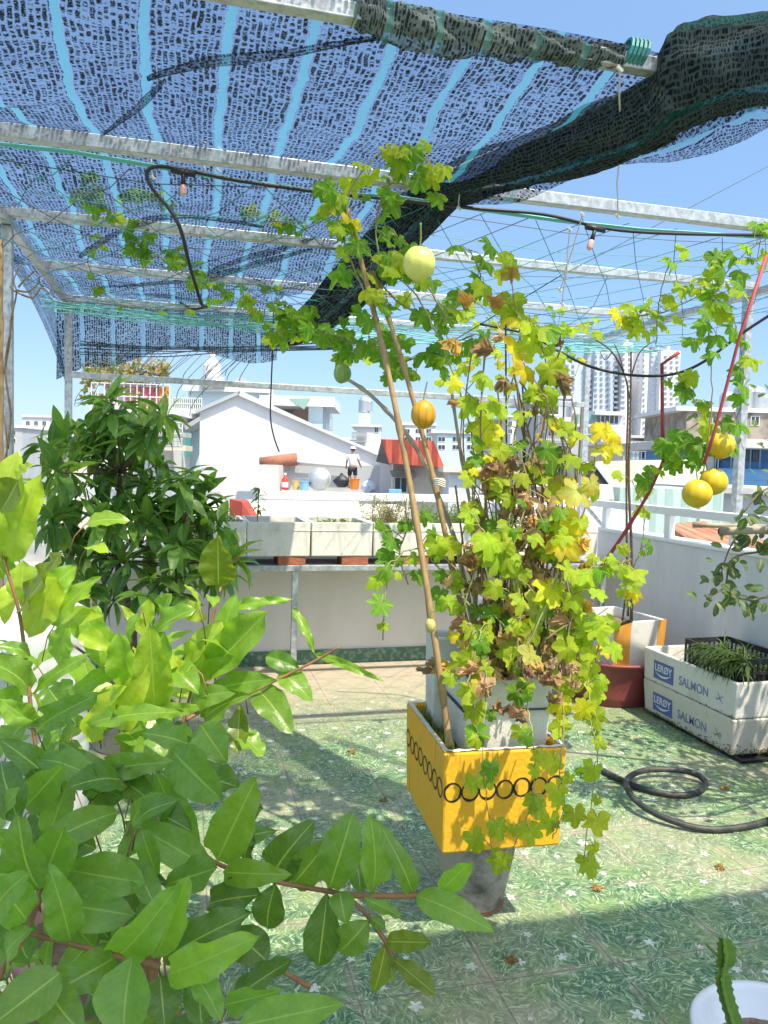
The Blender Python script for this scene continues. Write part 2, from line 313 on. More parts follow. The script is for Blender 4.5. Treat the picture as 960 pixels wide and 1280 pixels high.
# ------------------------------------------------------------------ mesh builder
class MB:
    def __init__(s): s.v = []; s.f = []; s.uv = []; s.c = []; s.mi = []; s.hasuv = False; s.hasc = False
    def add(s, vs, fs, uvs=None, col=None, mi=0):
        o = len(s.v); s.v += [tuple(p) for p in vs]; s.f += [tuple(i+o for i in f) for f in fs]; s.mi += [mi]*len(fs)
        if uvs: s.hasuv = True
        s.uv += list(uvs) if uvs else [(0,0)]*len(vs)
        if col is not None: s.hasc = True
        if col is None: s.c += [(1,1,1,1)]*len(vs)
        elif isinstance(col, list): s.c += col
        else: s.c += [(col[0],col[1],col[2],1)]*len(vs)
    def box(s, a, b, M_=None, mi=0):
        (x0,y0,z0),(x1,y1,z1) = a, b
        vs = [V(p) for p in ((x0,y0,z0),(x1,y0,z0),(x1,y1,z0),(x0,y1,z0),(x0,y0,z1),(x1,y0,z1),(x1,y1,z1),(x0,y1,z1))]
        if M_: vs = [M_ @ p for p in vs]
        s.add(vs, [(3,2,1,0),(4,5,6,7),(0,1,5,4),(1,2,6,5),(2,3,7,6),(3,0,4,7)], mi=mi)
    def bar(s, p, q, w, h=None, up=V((0,0,1)), mi=0):
        """square bar from p to q"""
        h = h or w; p = V(p); q = V(q); d = (q-p).normalized(); up = V((0,1,0)) if abs(d.z) > .9 else up; a = d.cross(up).normalized(); b = a.cross(d)
        vs = []
        for c in (p, q):
            for i, j in ((-1,-1),(1,-1),(1,1),(-1,1)): vs.append(c + a*(i*w/2) + b*(j*h/2))
        s.add(vs, [(0,1,2,3),(7,6,5,4),(0,4,5,1),(1,5,6,2),(2,6,7,3),(3,7,4,0)], mi=mi)
    def tube(s, pts, r, n=6, cap=True, mi=0, jit=0.0, col=None):
        pts = [V(p) for p in pts]; m = len(pts)
        rs = r if isinstance(r, (list, tuple)) else [r]*m
        vs = []; fs = []; ref = None; uvs = []; acc = 0
        for i, p in enumerate(pts):
            d = (pts[min(i+1,m-1)] - pts[max(i-1,0)])
            if d.length < 1e-9: d = V((0,0,1))
            d.normalize()
            if ref is None:
                ref = V((0,0,1)) if abs(d.z) < .9 else V((1,0,0))
            a = (ref - d*ref.dot(d)).normalized(); b = d.cross(a); ref = a
            if i: acc += (p-pts[i-1]).length
            for k in range(n):
                t = 2*math.pi*k/n; rr = rs[i]*(1+(R.uniform(-jit,jit) if jit else 0))
                vs.append(p + (a*math.cos(t) + b*math.sin(t))*rr); uvs.append((k/n, acc))
        for i in range(m-1):
            for k in range(n):
                fs.append((i*n+k, i*n+(k+1)%n, (i+1)*n+(k+1)%n, (i+1)*n+k))
        if cap: fs += [tuple(range(n))[::-1], tuple((m-1)*n+k for k in range(n))]
        s.add(vs, fs, uvs, col, mi)
    def lathe(s, prof, c=(0,0,0), n=32, mi=0, wob=0.0):
        c = V(c); vs = []; fs = []
        for (r, z) in prof:
            for k in range(n):
                t = 2*math.pi*k/n; vs.append(c + V((r*math.cos(t), r*math.sin(t), z)))
        for i in range(len(prof)-1):
            for k in range(n): fs.append((i*n+k, i*n+(k+1)%n, (i+1)*n+(k+1)%n, (i+1)*n+k))
        if prof[0][0] > 1e-6: fs.append(tuple(range(n))[::-1])
        s.add(vs, fs, mi=mi)
    def grid(s, fn, nu, nv, uvfn=None, mi=0):
        vs = []; uvs = []; fs = []
        for j in range(nv+1):
            for i in range(nu+1):
                u, v = i/nu, j/nv; vs.append(fn(u, v)); uvs.append(uvfn(u, v) if uvfn else (u, v))
        for j in range(nv):
            for i in range(nu):
                a = j*(nu+1)+i; fs.append((a, a+1, a+nu+2, a+nu+1))
        s.add(vs, fs, uvs, mi=mi)
    def openbox(s, w, d, h, t=.025, taper=.9, M_=None, floor=.03, mi=0):
        """foam tub: w x d at the rim (centred), tapering to the base, walls t thick"""
        M_ = M_ or Matrix(); a, b = w/2, d/2; ta = taper
        def rg(x, y, z): return [V((-x,-y,z)),V((x,-y,z)),V((x,y,z)),V((-x,y,z))]
        vs = rg(a*ta, b*ta, 0)+rg(a, b, h)+rg(a-t, b-t, h)+rg((a-t)*ta, (b-t)*ta, floor)
        fs = [(3,2,1,0)]
        for k in range(3):
            for i in range(4):
                j = (i+1)%4; fs.append((k*4+i, k*4+j, k*4+4+j, k*4+4+i))
        fs.append((12,13,14,15))
        s.add([M_ @ p for p in vs], fs, mi=mi)
    def build(s, name, mat, parent=None, smooth=False, bevel=0.0, world=False, seg=2):
        me = bpy.data.meshes.new(name)
        off = V((0,0,0))
        if world and parent is not None: off = parent.location.copy()
        vs = [(p[0]-off.x, p[1]-off.y, p[2]-off.z) for p in s.v]
        me.from_pydata(vs, [], s.f)
        for m in (mat if isinstance(mat, (list, tuple)) else [mat]): me.materials.append(m)
        if max(s.mi, default=0) > 0: me.polygons.foreach_set('material_index', s.mi)
        if smooth: me.polygons.foreach_set('use_smooth', [True]*len(s.f))
        if s.hasuv:
            l = me.uv_layers.new(name='UVMap'); idx = [0]*len(me.loops); me.loops.foreach_get('vertex_index', idx)
            flat = []
            for i in idx: flat += s.uv[i]
            l.data.foreach_set('uv', flat)
        if s.hasc:
            a = me.color_attributes.new('col', 'FLOAT_COLOR', 'POINT'); flat = []
            for c in s.c: flat += c
            a.data.foreach_set('color', flat)
        me.update(); o = bpy.data.objects.new(name, me); COL.objects.link(o)
        if parent is not None: o.parent = parent
        if bevel:
            b = o.modifiers.new('bevel', 'BEVEL'); b.width = bevel; b.segments = seg; b.limit_method = 'ANGLE'; b.angle_limit = rad(35)
            b.harden_normals = False
        return o

def tag(o, label, cat, group=None, kind=None):
    o['label'] = label; o['category'] = cat
    if group: o['group'] = group
    if kind: o['kind'] = kind
    return o
def struct(o): o['kind'] = 'structure'; return o
def empty(name, loc, rz=0.0, label=None, cat=None, group=None):
    o = bpy.data.objects.new(name, None); COL.objects.link(o); o.location = loc; o.rotation_euler = (0,0,rz)
    o.empty_display_size = .05
    if label: tag(o, label, cat, group)
    return o
def copy_tree(o, parent=None):
    c = o.copy(); COL.objects.link(c)
    if parent is not None: c.parent = parent
    for ch in list(o.children): copy_tree(ch, c)
    return c
def smooth_path(pts, sub=6):
    """Catmull-Rom through points"""
    pts = [V(p) for p in pts]; out = []
    for i in range(len(pts)-1):
        p0 = pts[max(i-1,0)]; p1 = pts[i]; p2 = pts[i+1]; p3 = pts[min(i+2,len(pts)-1)]
        for k in range(sub):
            t = k/sub
            out.append(.5*((2*p1)+(p2-p0)*t+(2*p0-5*p1+4*p2-p3)*t*t+(3*p1-p0-3*p2+p3)*t**3))
    out.append(pts[-1]); return out
def rndv(k=1.0): return V((R.uniform(-k,k), R.uniform(-k,k), R.uniform(-k,k)))
def vary(c, v=.15, h=.08):
    k = 1+R.uniform(-v, v); return (max(0,c[0]*k*(1+R.uniform(-h,h))), max(0,c[1]*k), max(0,c[2]*k*(1+R.uniform(-h,h))))
def mixcol(a, b, t): return tuple(a[i]*(1-t)+b[i]*t for i in range(3))

# ------------------------------------------------------------------ leaves
def blade(mb, base, tip, nrm, w, col, nu=4, nv=8, bend=.08, fold=.25, wave=.05, prof='ovate', twist=0.0, curl=0.0):
    """one leaf blade from base to tip, w = full width"""
    base = V(base); tip = V(tip); ax = tip-base; L = ax.length
    if L < 1e-6: return
    ax.normalize(); n = (nrm - ax*nrm.dot(ax))
    if n.length < 1e-4: n = ax.orthogonal()
    n.normalize(); sd = ax.cross(n)
    vs = []; uvs = []; fs = []; ph = R.uniform(0, 6.28); fq = R.uniform(2.2, 3.6)
    for j in range(nv+1):
        t = j/nv
        if prof == 'ovate': ww = (math.sin(math.pi*t**.82)**.62)*(1-.18*t) if 0 < t < 1 else 0
        elif prof == 'lance': ww = math.sin(math.pi*t**.85)**.9 if 0 < t < 1 else 0
        elif prof == 'obov': ww = math.sin(math.pi*t**1.25)**.62 if 0 < t < 1 else 0
        elif prof == 'grass': ww = (1-t)**.6*min(1, t*8+.35)
        else: ww = math.sqrt(max(0, 1-(2*t-1)**2))
        ww = max(ww, .02)*w*.5
        tw = twist*t; s2 = sd*math.cos(tw)+n*math.sin(tw); n2 = n*math.cos(tw)-sd*math.sin(tw)
        cpt = base + ax*(L*t) + n*(bend*L*math.sin(math.pi*t)) - n*(curl*L*t*t)
        for i in range(nu+1):
            u = 2*i/nu-1
            z = fold*abs(u)*ww + wave*L*math.sin(ph+fq*6.28*t+(1.5 if u > 0 else 0))*u*u*.5
            vs.append(cpt + s2*(u*ww*(1-.12*abs(u)*fold)) + n2*z); uvs.append((i/nu, t))
    for j in range(nv):
        for i in range(nu):
            a = j*(nu+1)+i; fs.append((a, a+1, a+nu+2, a+nu+1))
    mb.add(vs, fs, uvs, col)

LOBES = [(0,1.04),(7,.99),(14,1.0),(21,.90),(28,.76),(35,.64),(42,.70),(49,.88),(56,.93),(63,1.0),(70,.92),(78,.78),(86,.66),(94,.66),(102,.78),(110,.83),(118,.90),(127,.86),(137,.83),(148,.82),(160,.72),(171,.48),(178,.18)]
def lobed(mb, c, tipdir, nrm, r, col, cup=.22, ripple=.10, col2=None, edge=None, crumple=0.0):
    """palmate, five-lobed vine leaf; c = where the petiole meets the blade"""
    c = V(c); n = nrm.normalized(); x = (tipdir - n*tipdir.dot(n))
    if x.length < 1e-4: x = n.orthogonal()
    x.normalize(); y = n.cross(x)
    ang = [(a, q) for a, q in LOBES] + [(360-a, q) for a, q in LOBES[:0:-1]]
    m = len(ang); vs = [c]; uvs = [(0,0)]; cols = [rgba(col)]; fs = []; ph = R.uniform(0,6.28)
    sh = R.uniform(.88,1.1); bendx = R.uniform(-.1,.5); bendy = R.uniform(-.2,.5)
    js = [R.uniform(.95,1.05) for _ in range(m)]
    cr = [rndv(crumple*r) for _ in range(2*m)]
    for k, f in enumerate((.5, 1.0)):
        for i, (a, q) in enumerate(ang):
            t = rad(a); q2 = (.55*q+.22 if k == 0 else q*js[i]); rr = r*q2*(f if k == 0 else 1)
            px, py = rr*math.cos(t), rr*math.sin(t)*sh
            z = -cup*(rr*rr)/r + ripple*r*math.sin(3*t+ph)*f*f - bendx*px*abs(px)/r*.6 - bendy*py*py/r*.6 + R.uniform(-.03,.03)*r*f
            p = c + x*px + y*py + n*z
            if crumple: p = p + cr[k*m+i]*f
            vs.append(p); uvs.append((a/360.0, f))
            cc = col
            if edge and k == 1: cc = edge
            cols.append(rgba(cc))
    for i in range(m):
        j = (i+1)%m
        if i == m//2: continue
        fs.append((0, 1+i, 1+j)); fs.append((1+i, 1+m+i, 1+m+j, 1+j))
    mb.add(vs, fs, uvs, cols)
# ================================================================== WORLD, SUN
SUN = V((.198, -.43, .88)).normalized()
el = math.asin(SUN.z); az = math.atan2(SUN.x, SUN.y)
w = bpy.data.worlds.new('World'); S.world = w; w.use_nodes = True
wn = w.node_tree; bg = wn.nodes['Background']
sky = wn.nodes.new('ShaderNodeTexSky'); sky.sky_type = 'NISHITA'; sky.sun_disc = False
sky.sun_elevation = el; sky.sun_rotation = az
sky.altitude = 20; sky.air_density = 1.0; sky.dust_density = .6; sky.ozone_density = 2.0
hz_ = wn.nodes.new('ShaderNodeMix'); hz_.data_type = 'RGBA'; hz_.inputs[0].default_value = .62      # constant sky-blue mixed in, evens the sky and fills the shade
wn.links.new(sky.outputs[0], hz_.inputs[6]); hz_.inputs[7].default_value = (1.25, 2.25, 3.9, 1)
tc_ = wn.nodes.new('ShaderNodeTexCoord'); dt_ = wn.nodes.new('ShaderNodeVectorMath'); dt_.operation = 'DOT_PRODUCT'      # glow added round the sun to brighten the shade
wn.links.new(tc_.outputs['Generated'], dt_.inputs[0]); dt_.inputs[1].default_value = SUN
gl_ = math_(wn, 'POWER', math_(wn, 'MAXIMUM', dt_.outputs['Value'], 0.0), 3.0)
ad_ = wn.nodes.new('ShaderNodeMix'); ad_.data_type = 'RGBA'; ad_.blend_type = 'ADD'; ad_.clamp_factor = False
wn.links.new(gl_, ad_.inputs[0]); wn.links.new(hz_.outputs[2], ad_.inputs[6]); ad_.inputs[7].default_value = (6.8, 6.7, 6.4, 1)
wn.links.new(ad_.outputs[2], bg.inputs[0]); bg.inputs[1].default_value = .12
sl = bpy.data.lights.new('sun', 'SUN'); sl.energy = 3.5; sl.angle = rad(.6); sl.color = (1.0, .91, .74)
so = bpy.data.objects.new('sun', sl); COL.objects.link(so); so.rotation_euler = SUN.to_track_quat('Z', 'Y').to_euler()

# ================================================================== SETTING
mb = MB(); mb.box((-4.2,-4.5,-.25),(3.44,6.3,0)); struct(mb.build('terrace_floor', M['floor']))
gm = P('city_ground_concrete', (.30,.29,.27), .9, (.20,.20,.18), .05, .4, .65, fine=.1)
mb = MB(); mb.add([(-3000,-3000,-9),(3000,-3000,-9),(3000,3000,-9),(-3000,3000,-9)], [(0,1,2,3)]); struct(mb.build('ground', gm))

# parapets
def rel(parent, mbx, name, mat, **k): return mbx.build(name, mat, parent, world=True, **k)
rw = empty('parapet_wall', (3.35, 2, 0), label='long white parapet wall behind the salmon boxes with a rail above it', cat='wall')
mb = MB(); mb.box((3.25,-1.5,0),(3.42,5.6,1.02)); rel(rw, mb, 'wall', M['wallwhite'], bevel=.006)
mb = MB(); mb.box((3.238,-1.5,1.02),(3.432,5.6,1.045)); rel(rw, mb, 'coping', M['wallcap'], bevel=.005)
mb = MB(); mb.box((3.27,3.3,1.205),(3.33,6.12,1.262)); rel(rw, mb, 'rail', M['wallcap'], bevel=.006)
for y in (3.4, 4.72, 5.56):
    mb = MB(); mb.box((3.275,y-.03,1.045),(3.325,y+.03,1.205)); rel(rw, mb, 'rail_post', M['wallcap'], bevel=.005)
mb = MB(); mb.bar((3.30,5.60,1.05),(3.30,5.92,1.21),.02); rel(rw, mb, 'rail_brace', M['steel'])

fw = empty('parapet_wall', (1.2, 5.7, 0), label='low cream parapet wall under the row of foam planters', cat='wall')
mb = MB(); mb.box((-4.2,5.62,0),(3.25,5.92,.74)); mb.box((-4.2,5.92,0),(3.25,6.16,.865)); rel(fw, mb, 'wall', M['farwall'], bevel=.005)  # raised back strip added so the gap under the planters stays dark
mb = MB(); mb.box((-4.2,5.606,0),(3.25,5.62,.105)); rel(fw, mb, 'skirting', M['skirt'])
mb = MB(); mb.box((-1.6,6.10,1.20),(3.27,6.16,1.265)); rel(fw, mb, 'rail', M['wallcap'], bevel=.006)
for x in (-1.2, .3, 1.8):
    mb = MB(); mb.box((x-.03,6.10,.865),(x+.03,6.15,1.2)); rel(fw, mb, 'rail_post', M['wallcap'])
lw = MB(); lw.box((-4.3,-4.5,0),(-4.2,6.3,.9)); tag(lw.build('parapet_wall', M['wallwhite']), 'white side parapet wall far behind the leafy shrubs', 'wall')

# unseen flat roof added above and behind the camera to shade the near floor
hs = empty('shade_caster', (0.6,-.6,0), label='unseen flat roof on steel posts added to shade the near tiles', cat='shade_caster')
mb = MB(); mb.box((-2.6,-1.4,4.2),(3.3,.185,4.26)); rel(hs, mb, 'shade_caster_roof', M['wallcap'])
for x_, y_ in ((-2.5,-1.3),(3.2,-1.3)):
    mb = MB(); mb.box((x_-.03,y_-.03,0),(x_+.03,y_+.03,4.2)); rel(hs, mb, 'post', M['steel'])
for x_ in (-2.5,.35,3.2):
    mb = MB(); mb.bar((x_,-1.35,4.17),(x_,.12,4.17),.05); rel(hs, mb, 'rafter', M['steel'])

# ================================================================== PERGOLA
pg = empty('pergola', (1.2, 4, 0), label='galvanised steel pergola frame over the roof terrace', cat='pergola')
ZB = 2.67
def bar_(a, b, w_, name, mat='steel', h=None):
    mb = MB(); mb.bar(a, b, w_, h); return rel(pg, mb, name, M[mat], bevel=.003)
for y, xa, xb, s in ((2.04,-1.0,onY(874,88,2.04).x,.042),(3.13,-2.2,3.9,.05),(4.14,-.9,3.42,.045),(5.17,-.86,3.42,.045),(6.2,-.86,3.42,.045)):
    bar_((xa,y,ZB),(xb,y,ZB), s, 'beam')
bar_((-.86,2.2,ZB-.035),(-.86,6.25,ZB-.035), .045, 'side_rail')
bar_((3.42,1.2,ZB-.035),(3.42,6.25,ZB-.035), .045, 'side_rail')
for x, y, z0 in ((-.86,4.17,0),(-.86,6.2,.74),(3.42,4.2,1.045),(3.42,6.2,0),(3.42,2.2,1.045)):
    bar_((x,y,z0),(x,y,ZB-.06), .05, 'post')
bar_((-.86,6.2,2.11),(3.42,6.2,2.08), .045, 'cross_bar')

# wires on the right (from pergola to the house)
wr = MB(); wr.tube([onY(960,208,6.0), onY(700,345,3.9), onY(560,430,4.6)], .003, 4)
tag(wr.build('wire', M['darkstring']), 'thin dark wire slanting across the open sky on the net edge side', 'wire')

# ================================================================== SHADE NET
nt_ = empty('shade_net', (0,4,2.7), label='blue black knitted shade net with pale cyan stripes on the pergola beams', cat='shade net')
def right_edge(y):      # where the flat sheet meets the rolled part
    pts = [(1.2,1.95),(2.04,1.66),(2.5,1.38),(3.13,1.1),(4.14,.86),(5.17,.62),(6.2,.42),(7,.3)]
    for (a, xa), (b, xb) in zip(pts, pts[1:]):
        if a <= y <= b: return xa+(xb-xa)*(y-a)/(b-a)
    return pts[-1][1]
BY = [0.9,2.04,3.13,4.14,5.17,6.2]
def sheet(u, v):
    y = 2.0 + v*(6.23-2.0); xr = right_edge(y); xl = -.95-.03*math.sin(y*3)
    x = xl+(xr-xl)*u; z = ZB+.034
    for a, b in zip(BY, BY[1:]):
        if a <= y <= b:
            t = (y-a)/(b-a); sag = .11 if a < 2.1 else .07
            s_ = math.sin(math.pi*t)
            z -= sag*s_*(.75+.5*mnoise.noise(V((x*1.1, y*.8, 3))))
            z += .05*s_*mnoise.noise(V((x*2.3+y*1.5, y*3.1, 7)))
            z += .035*s_*mnoise.noise(V((x*1.2-y*2.2, x*3.6+y*4, 1)))
    k = max(0, (u-.8)/.2); z -= .10*k*k
    z -= .05*max(0,(.08-u)/.08)
    return V((x, y, z))
mb = MB(); mb.grid(sheet, 70, 120, lambda u, v: (-.95+u*(right_edge(2.0+v*4.23)+.95)*(1.0) , v*4.3))
rel(nt_, mb, 'net_sheet', M['net'], smooth=True)
# creases: folded double strips that read as dark bands
def crease(pts, wd, name='net_fold'):
    ps = smooth_path(pts, 8); mb = MB(); n = len(ps)
    def f(u, v):
        i = min(n-1, int(u*(n-1))); p = ps[i]; d = ps[min(i+1,n-1)]-ps[max(i-1,0)]; s_ = d.cross(V((0,0,1))).normalized()
        ww = wd*max(0,math.sin(math.pi*u))**.6*(.75+.5*mnoise.noise(p*5))
        return p + s_*(v-.5)*ww + V((0,0,-.012*math.sin(math.pi*v)+.004*mnoise.noise(p*9)))
    mb.grid(f, n*2, 6, lambda u, v: (v*.1+3.3, u*2)); rel(nt_, mb, name, M['netfold'], smooth=True)
def on_net(x, y, Y, dz=0): p = onY(x, y, Y); return p
def netpt(x, y, dz=-.02):
    """point on the net sheet seen at a place, found by iterating the height"""
    z = ZB
    for _ in range(6):
        p = onZ(x, y, z)
        u = (p.x+.95)/(right_edge(max(1.2,min(7,p.y)))+.95)
        z = sheet(max(0,min(1,u)), max(0,min(1,(p.y-2.0)/4.23))).z+dz
    return onZ(x, y, z)
crease([netpt(*q) for q in ((185,97),(250,80),(320,72),(400,58),(475,45))], .07)
crease([netpt(*q) for q in ((130,165),(165,140),(190,118),(205,100))], .03)
crease([netpt(*q) for q in ((100,320),(150,290),(220,270),(330,282))], .09)
crease([netpt(*q) for q in ((130,358),(240,350),(320,330),(390,310))], .12)
crease([netpt(*q) for q in ((250,345),(300,325),(350,312),(395,295))], .10)
# far edge hanging behind the last beam
def drop(u, v):
    x = -.95+u*1.65; hang = .42+.06*math.sin(u*9)+.16*max(0,(.12-u)/.12) - .12*u
    return V((x, 6.24+.10*v*math.sin(u*7)+.03*mnoise.noise(V((x*5,v*3,0))), ZB-.02-hang*v))
mb = MB(); mb.grid(drop, 60, 16, lambda u, v: (-.95+u*1.65, 4.3+v*.45)); rel(nt_, mb, 'net_hanging_edge', M['netlow'], smooth=True)
# left edge flap
def lflap(u, v):
    y = 3.6+u*2.64; hang = .05+.62*u**3
    return V((-.97-.02*v+.12*v*u*u, y-.0*v, ZB-.01-hang*v))
mb = MB(); mb.grid(lflap, 40, 8, lambda u, v: (-.95-v*.4, u*2.6)); rel(nt_, mb, 'net_side_flap', M['net'], smooth=True)
# front drape folded over the first beam
DR = [(440,5,24),(480,8,38),(540,25,58),(600,36,62),(660,44,66),(720,58,74),(775,66,82)]
def drape(u, v):
    k = u*(len(DR)-1); i = min(int(k), len(DR)-2); t = k-i
    x, a, b = (DR[i][q]*(1-t)+DR[i+1][q]*t for q in range(3))
    p = onY(x, a, 2.04); q = onY(x, b+2, 2.04); s_ = v*2-.35
    top = p.lerp(q, .5); h = (p.z-q.z)/2+.008
    ang = (v-.5)*math.pi*1.5 ; wob = 1.1+.30*mnoise.noise(V((u*14, v*3, 2)))+.12*mnoise.noise(V((u*60, v*9, 5)))
    return top + V((0, -math.cos(ang)*h*1.15*wob+.01*math.sin(v*19+u*30), math.sin(ang)*h*wob+.012*mnoise.noise(V((u*25,0,3)))))
mb = MB(); mb.grid(drape, 90, 16, lambda u, v: (u*1.3+.1, v*.2+8)); rel(nt_, mb, 'net_folded_edge', M['netedge'], smooth=True)
# the rolled and bunched right side
ST = [(1120,8,118,2.05),(1010,14,124,2.12),(950,20,130,2.18),(900,26,140,2.22),(855,40,158,2.28),(825,92,180,2.34),(790,114,196,2.42),(745,134,208,2.54),(700,156,226,2.68),
      (650,176,236,2.86),(600,192,244,3.02),(560,208,258,3.16),(520,240,298,3.42),(480,285,342,3.85),(440,325,386,4.4),(400,370,416,5.0),(365,404,431,5.5),(340,424,432,5.75)]
SP = []
for x, a, b, D in ST:
    p = dep(x, (a+b)/2, D); SP.append((p, (b-a)/2*D/960))
def roll(u, v):
    k = u*(len(SP)-1); i = min(int(k), len(SP)-2); t = k-i; t = t*t*(3-2*t)*.5+t*.5
    p = SP[i][0].lerp(SP[i+1][0], t); h = SP[i][1]*(1-t)+SP[i+1][1]*t
    d = (SP[min(i+1,len(SP)-1)][0]-SP[max(i-1,0)][0]); d.z = 0; d.normalize(); s_ = d.cross(V((0,0,1)))
    a = v*2*math.pi
    lump = 1+.20*mnoise.noise(V((u*11, math.cos(a)*1.2, math.sin(a)*1.2)))+.09*math.sin(a*4+u*9)*math.sin(u*23+1)+.05*math.sin(a*9-u*14)+.05*mnoise.noise(V((u*45, math.cos(a)*4, math.sin(a)*4)))
    return p + s_*(math.cos(a)*h*1.05*lump) + V((0,0,math.sin(a)*h*lump*.95))
mb = MB(); mb.grid(roll, 180, 44, lambda u, v: (v*.8, u*4.5)); rel(nt_, mb, 'net_roll', M['netroll'], smooth=True)
# the loose flap under the roll
FL = [(1120,110,178,2.4),(1040,112,172,2.45),(960,122,160,2.5),(930,124,176,2.55),(890,136,192,2.6),(840,156,203,2.7),(790,180,204,2.8),(740,196,210,2.9),(690,212,222,3.0)]
def flap(u, v):
    k = u*(len(FL)-1); i = min(int(k), len(FL)-2); t = k-i
    x, a, b, D = (FL[i][q]*(1-t)+FL[i+1][q]*t for q in range(4))
    p = dep(x, a-16, D*.97); q = dep(x, b, D)
    return p.lerp(q, v)+V((0,0,-.03*math.sin(math.pi*v)*(1+mnoise.noise(V((u*9,v,0))))))
mb = MB(); mb.grid(flap, 60, 10, lambda u, v: (v*.25, u*1.4)); rel(nt_, mb, 'net_loose_flap', M['net'], smooth=True)
for x, y, D in ((868,88,2.34),(792,68,2.2),(462,16,2.06)):
    c = dep(x, y, D); mb = MB()
    for k in range(5):
        mb.tube([c+V((.013*k-.026+.01*math.sin(a), .037*math.cos(a), .037*math.sin(a))) for a in [q*.5236 for q in range(13)]], .0055, 5, cap=False)
    rel(nt_, mb, 'tie_cord', M['teal'])

# ================================================================== STRING TRELLIS
tr = empty('trellis_net', (1.2,4.6,2.4), label='sagging green string trellis net stretched below the pergola beams', cat='trellis net')
def tz(x, y): return 2.60 - .17*math.sin(math.pi*min(1,max(0,(y-3.1)/3.1))) + .04*mnoise.noise(V((x*1.3,y*1.3,5)))
mb = MB(); mb2 = MB()
def strand(mbx, a, b, r):
    n = 7; pts = []
    o = rndv(.02)
    for k in range(n+1):
        t = k/n; x = a[0]+(b[0]-a[0])*t; y = a[1]+(b[1]-a[1])*t
        pts.append((x+.015*math.sin(9*t+o.x*200), y+.015*math.cos(7*t+o.y*200), tz(x,y)+o.z*.6+.02*math.sin(t*31)))
    mbx.tube(pts, r, 3, cap=False)
x = -4.2
while x < 6.2:          # two diagonal families of the knotted mesh
    for sgn in (1, -1):
        a = (x, 3.13); b = (x+sgn*3.07*.75, 6.2)
        (x0,y0),(x1,y1) = a, b
        ts = [0,1]
        lo, hi = -.86, 3.42
        if x1 != x0:
            t0, t1 = sorted(((lo-x0)/(x1-x0), (hi-x0)/(x1-x0))); t0 = max(0,t0); t1 = min(1,t1)
            if t0 >= t1: continue
            a = (x0+(x1-x0)*t0, y0+(y1-y0)*t0); b = (x0+(x1-x0)*t1, y0+(y1-y0)*t1)
        strand(mb if R.random() < .6 else mb2, a, b, .0021)
    x += .235
for k in range(16):     # loose strands pulled along the rails
    y = 3.2+k*.2; strand(mb if k % 3 else mb2, (-.86+R.uniform(0,.4), y), (3.42, y+R.uniform(-.3,.3)), .0021)
for k in range(9):
    strand(mb, (-.86+.5*k, 3.3+R.uniform(0,1.5)), (3.42-.1*k, 6.1-R.uniform(0,.6)), .0022)
rel(tr, mb, 'green_strings', M['teal']); rel(tr, mb2, 'dark_strings', M['darkstring'])
mb = MB()
for k in range(8):
    o = rndv(.03)
    mb.tube([V((-.86+ (4.28)*t/10, 5.15+o.x+.10*math.sin(t*.9+k), 2.43+o.z+.025*math.sin(t*1.7+k*2)-.05*math.sin(math.pi*t/10))) for t in range(11)], .0035, 4, cap=False)
rel(tr, mb, 'gathered_edge', M['tealpale'])
mb = MB()
for k in range(4):
    o = rndv(.006)
    mb.tube([onY(x_, y_, 3.10)+o for x_, y_ in ((-20,178),(90,190),(200,209),(300,226),(400,240),(500,247),(600,262),(700,276),(800,287),(980,298))], .0032, 4, cap=False)
rel(tr, mb, 'edge_cord', M['tealpale'])

# ================================================================== CABLES
ca = empty('string_light_cable', onY(480,248,3.06), label='thick black light cable with two small lamp sockets hung along the beam', cat='cable')
mb = MB()
pts = [onY(x_,y_,Y_) for x_,y_,Y_ in ((258,384,3.35),(252,380,3.3),(243,352,3.2),(236,328,3.12),(226,288,3.06),(212,262,3.06),(192,238,3.06),(184,222,3.06),(187,211,3.06),(204,208,3.06),(235,213,3.06),(300,226,3.06),(400,240,3.06),(500,250,3.06),(600,261,3.06),(680,268,3.06),(750,284,3.06),(800,290,3.06),(880,293,3.06),(1000,294,3.06))]
mb.tube(smooth_path(pts,5), .0072, 6); rel(ca, mb, 'cable', M['cable'], smooth=True)
for x_, y_, dx, dy in ((229,216,0,28),(744,286,-8,26)):
    a = onY(x_, y_, 3.05); b = onY(x_+dx*.55, y_+dy*.55, 3.05); c = onY(x_+dx, y_+dy, 3.05)
    mb = MB(); mb.tube([a+V((-.045,0,.004)), a+V((.045,0,-.002))], [.012,.012], 8); mb.tube([a, a.lerp(b,.5), b], [.009,.008,.012], 8)
    s_ = rel(ca, mb, 'lamp_socket', M['cable'], smooth=True)
    mb = MB(); mb.tube([b, b.lerp(c,.2), b.lerp(c,.8), c], [.011,.013,.013,.009], 10); rel(ca, mb, 'lamp_cap', M['pinkbulb'], smooth=True)
def cable(pts, r, label, name='cable', mat='cable', cat='cable'):
    mb = MB(); mb.tube(smooth_path([dep(*p) for p in pts], 6), r, 5); return tag(mb.build(name, M[mat], smooth=True), label, cat)
cable([(600,405,4.0),(660,418,4.0),(700,440,4.0),(740,459,3.9),(790,469,3.85),(840,468,3.8),(880,452,3.75),(930,415,3.7),(1000,370,3.6)], .0075, 'black cable drooping in front of the white apartment towers')
cable([(342,385,5.2),(341,430,5.3),(339,480,5.4),(338,520,5.4),(342,545,5.4),(349,565,5.4)], .0055, 'dangling dark wire hanging in front of the white gable house', 'wire', cat='wire')
cable([(225,378,4.6),(240,386,4.6),(258,384,4.6)], .008, 'short black cable end lying on the string trellis')

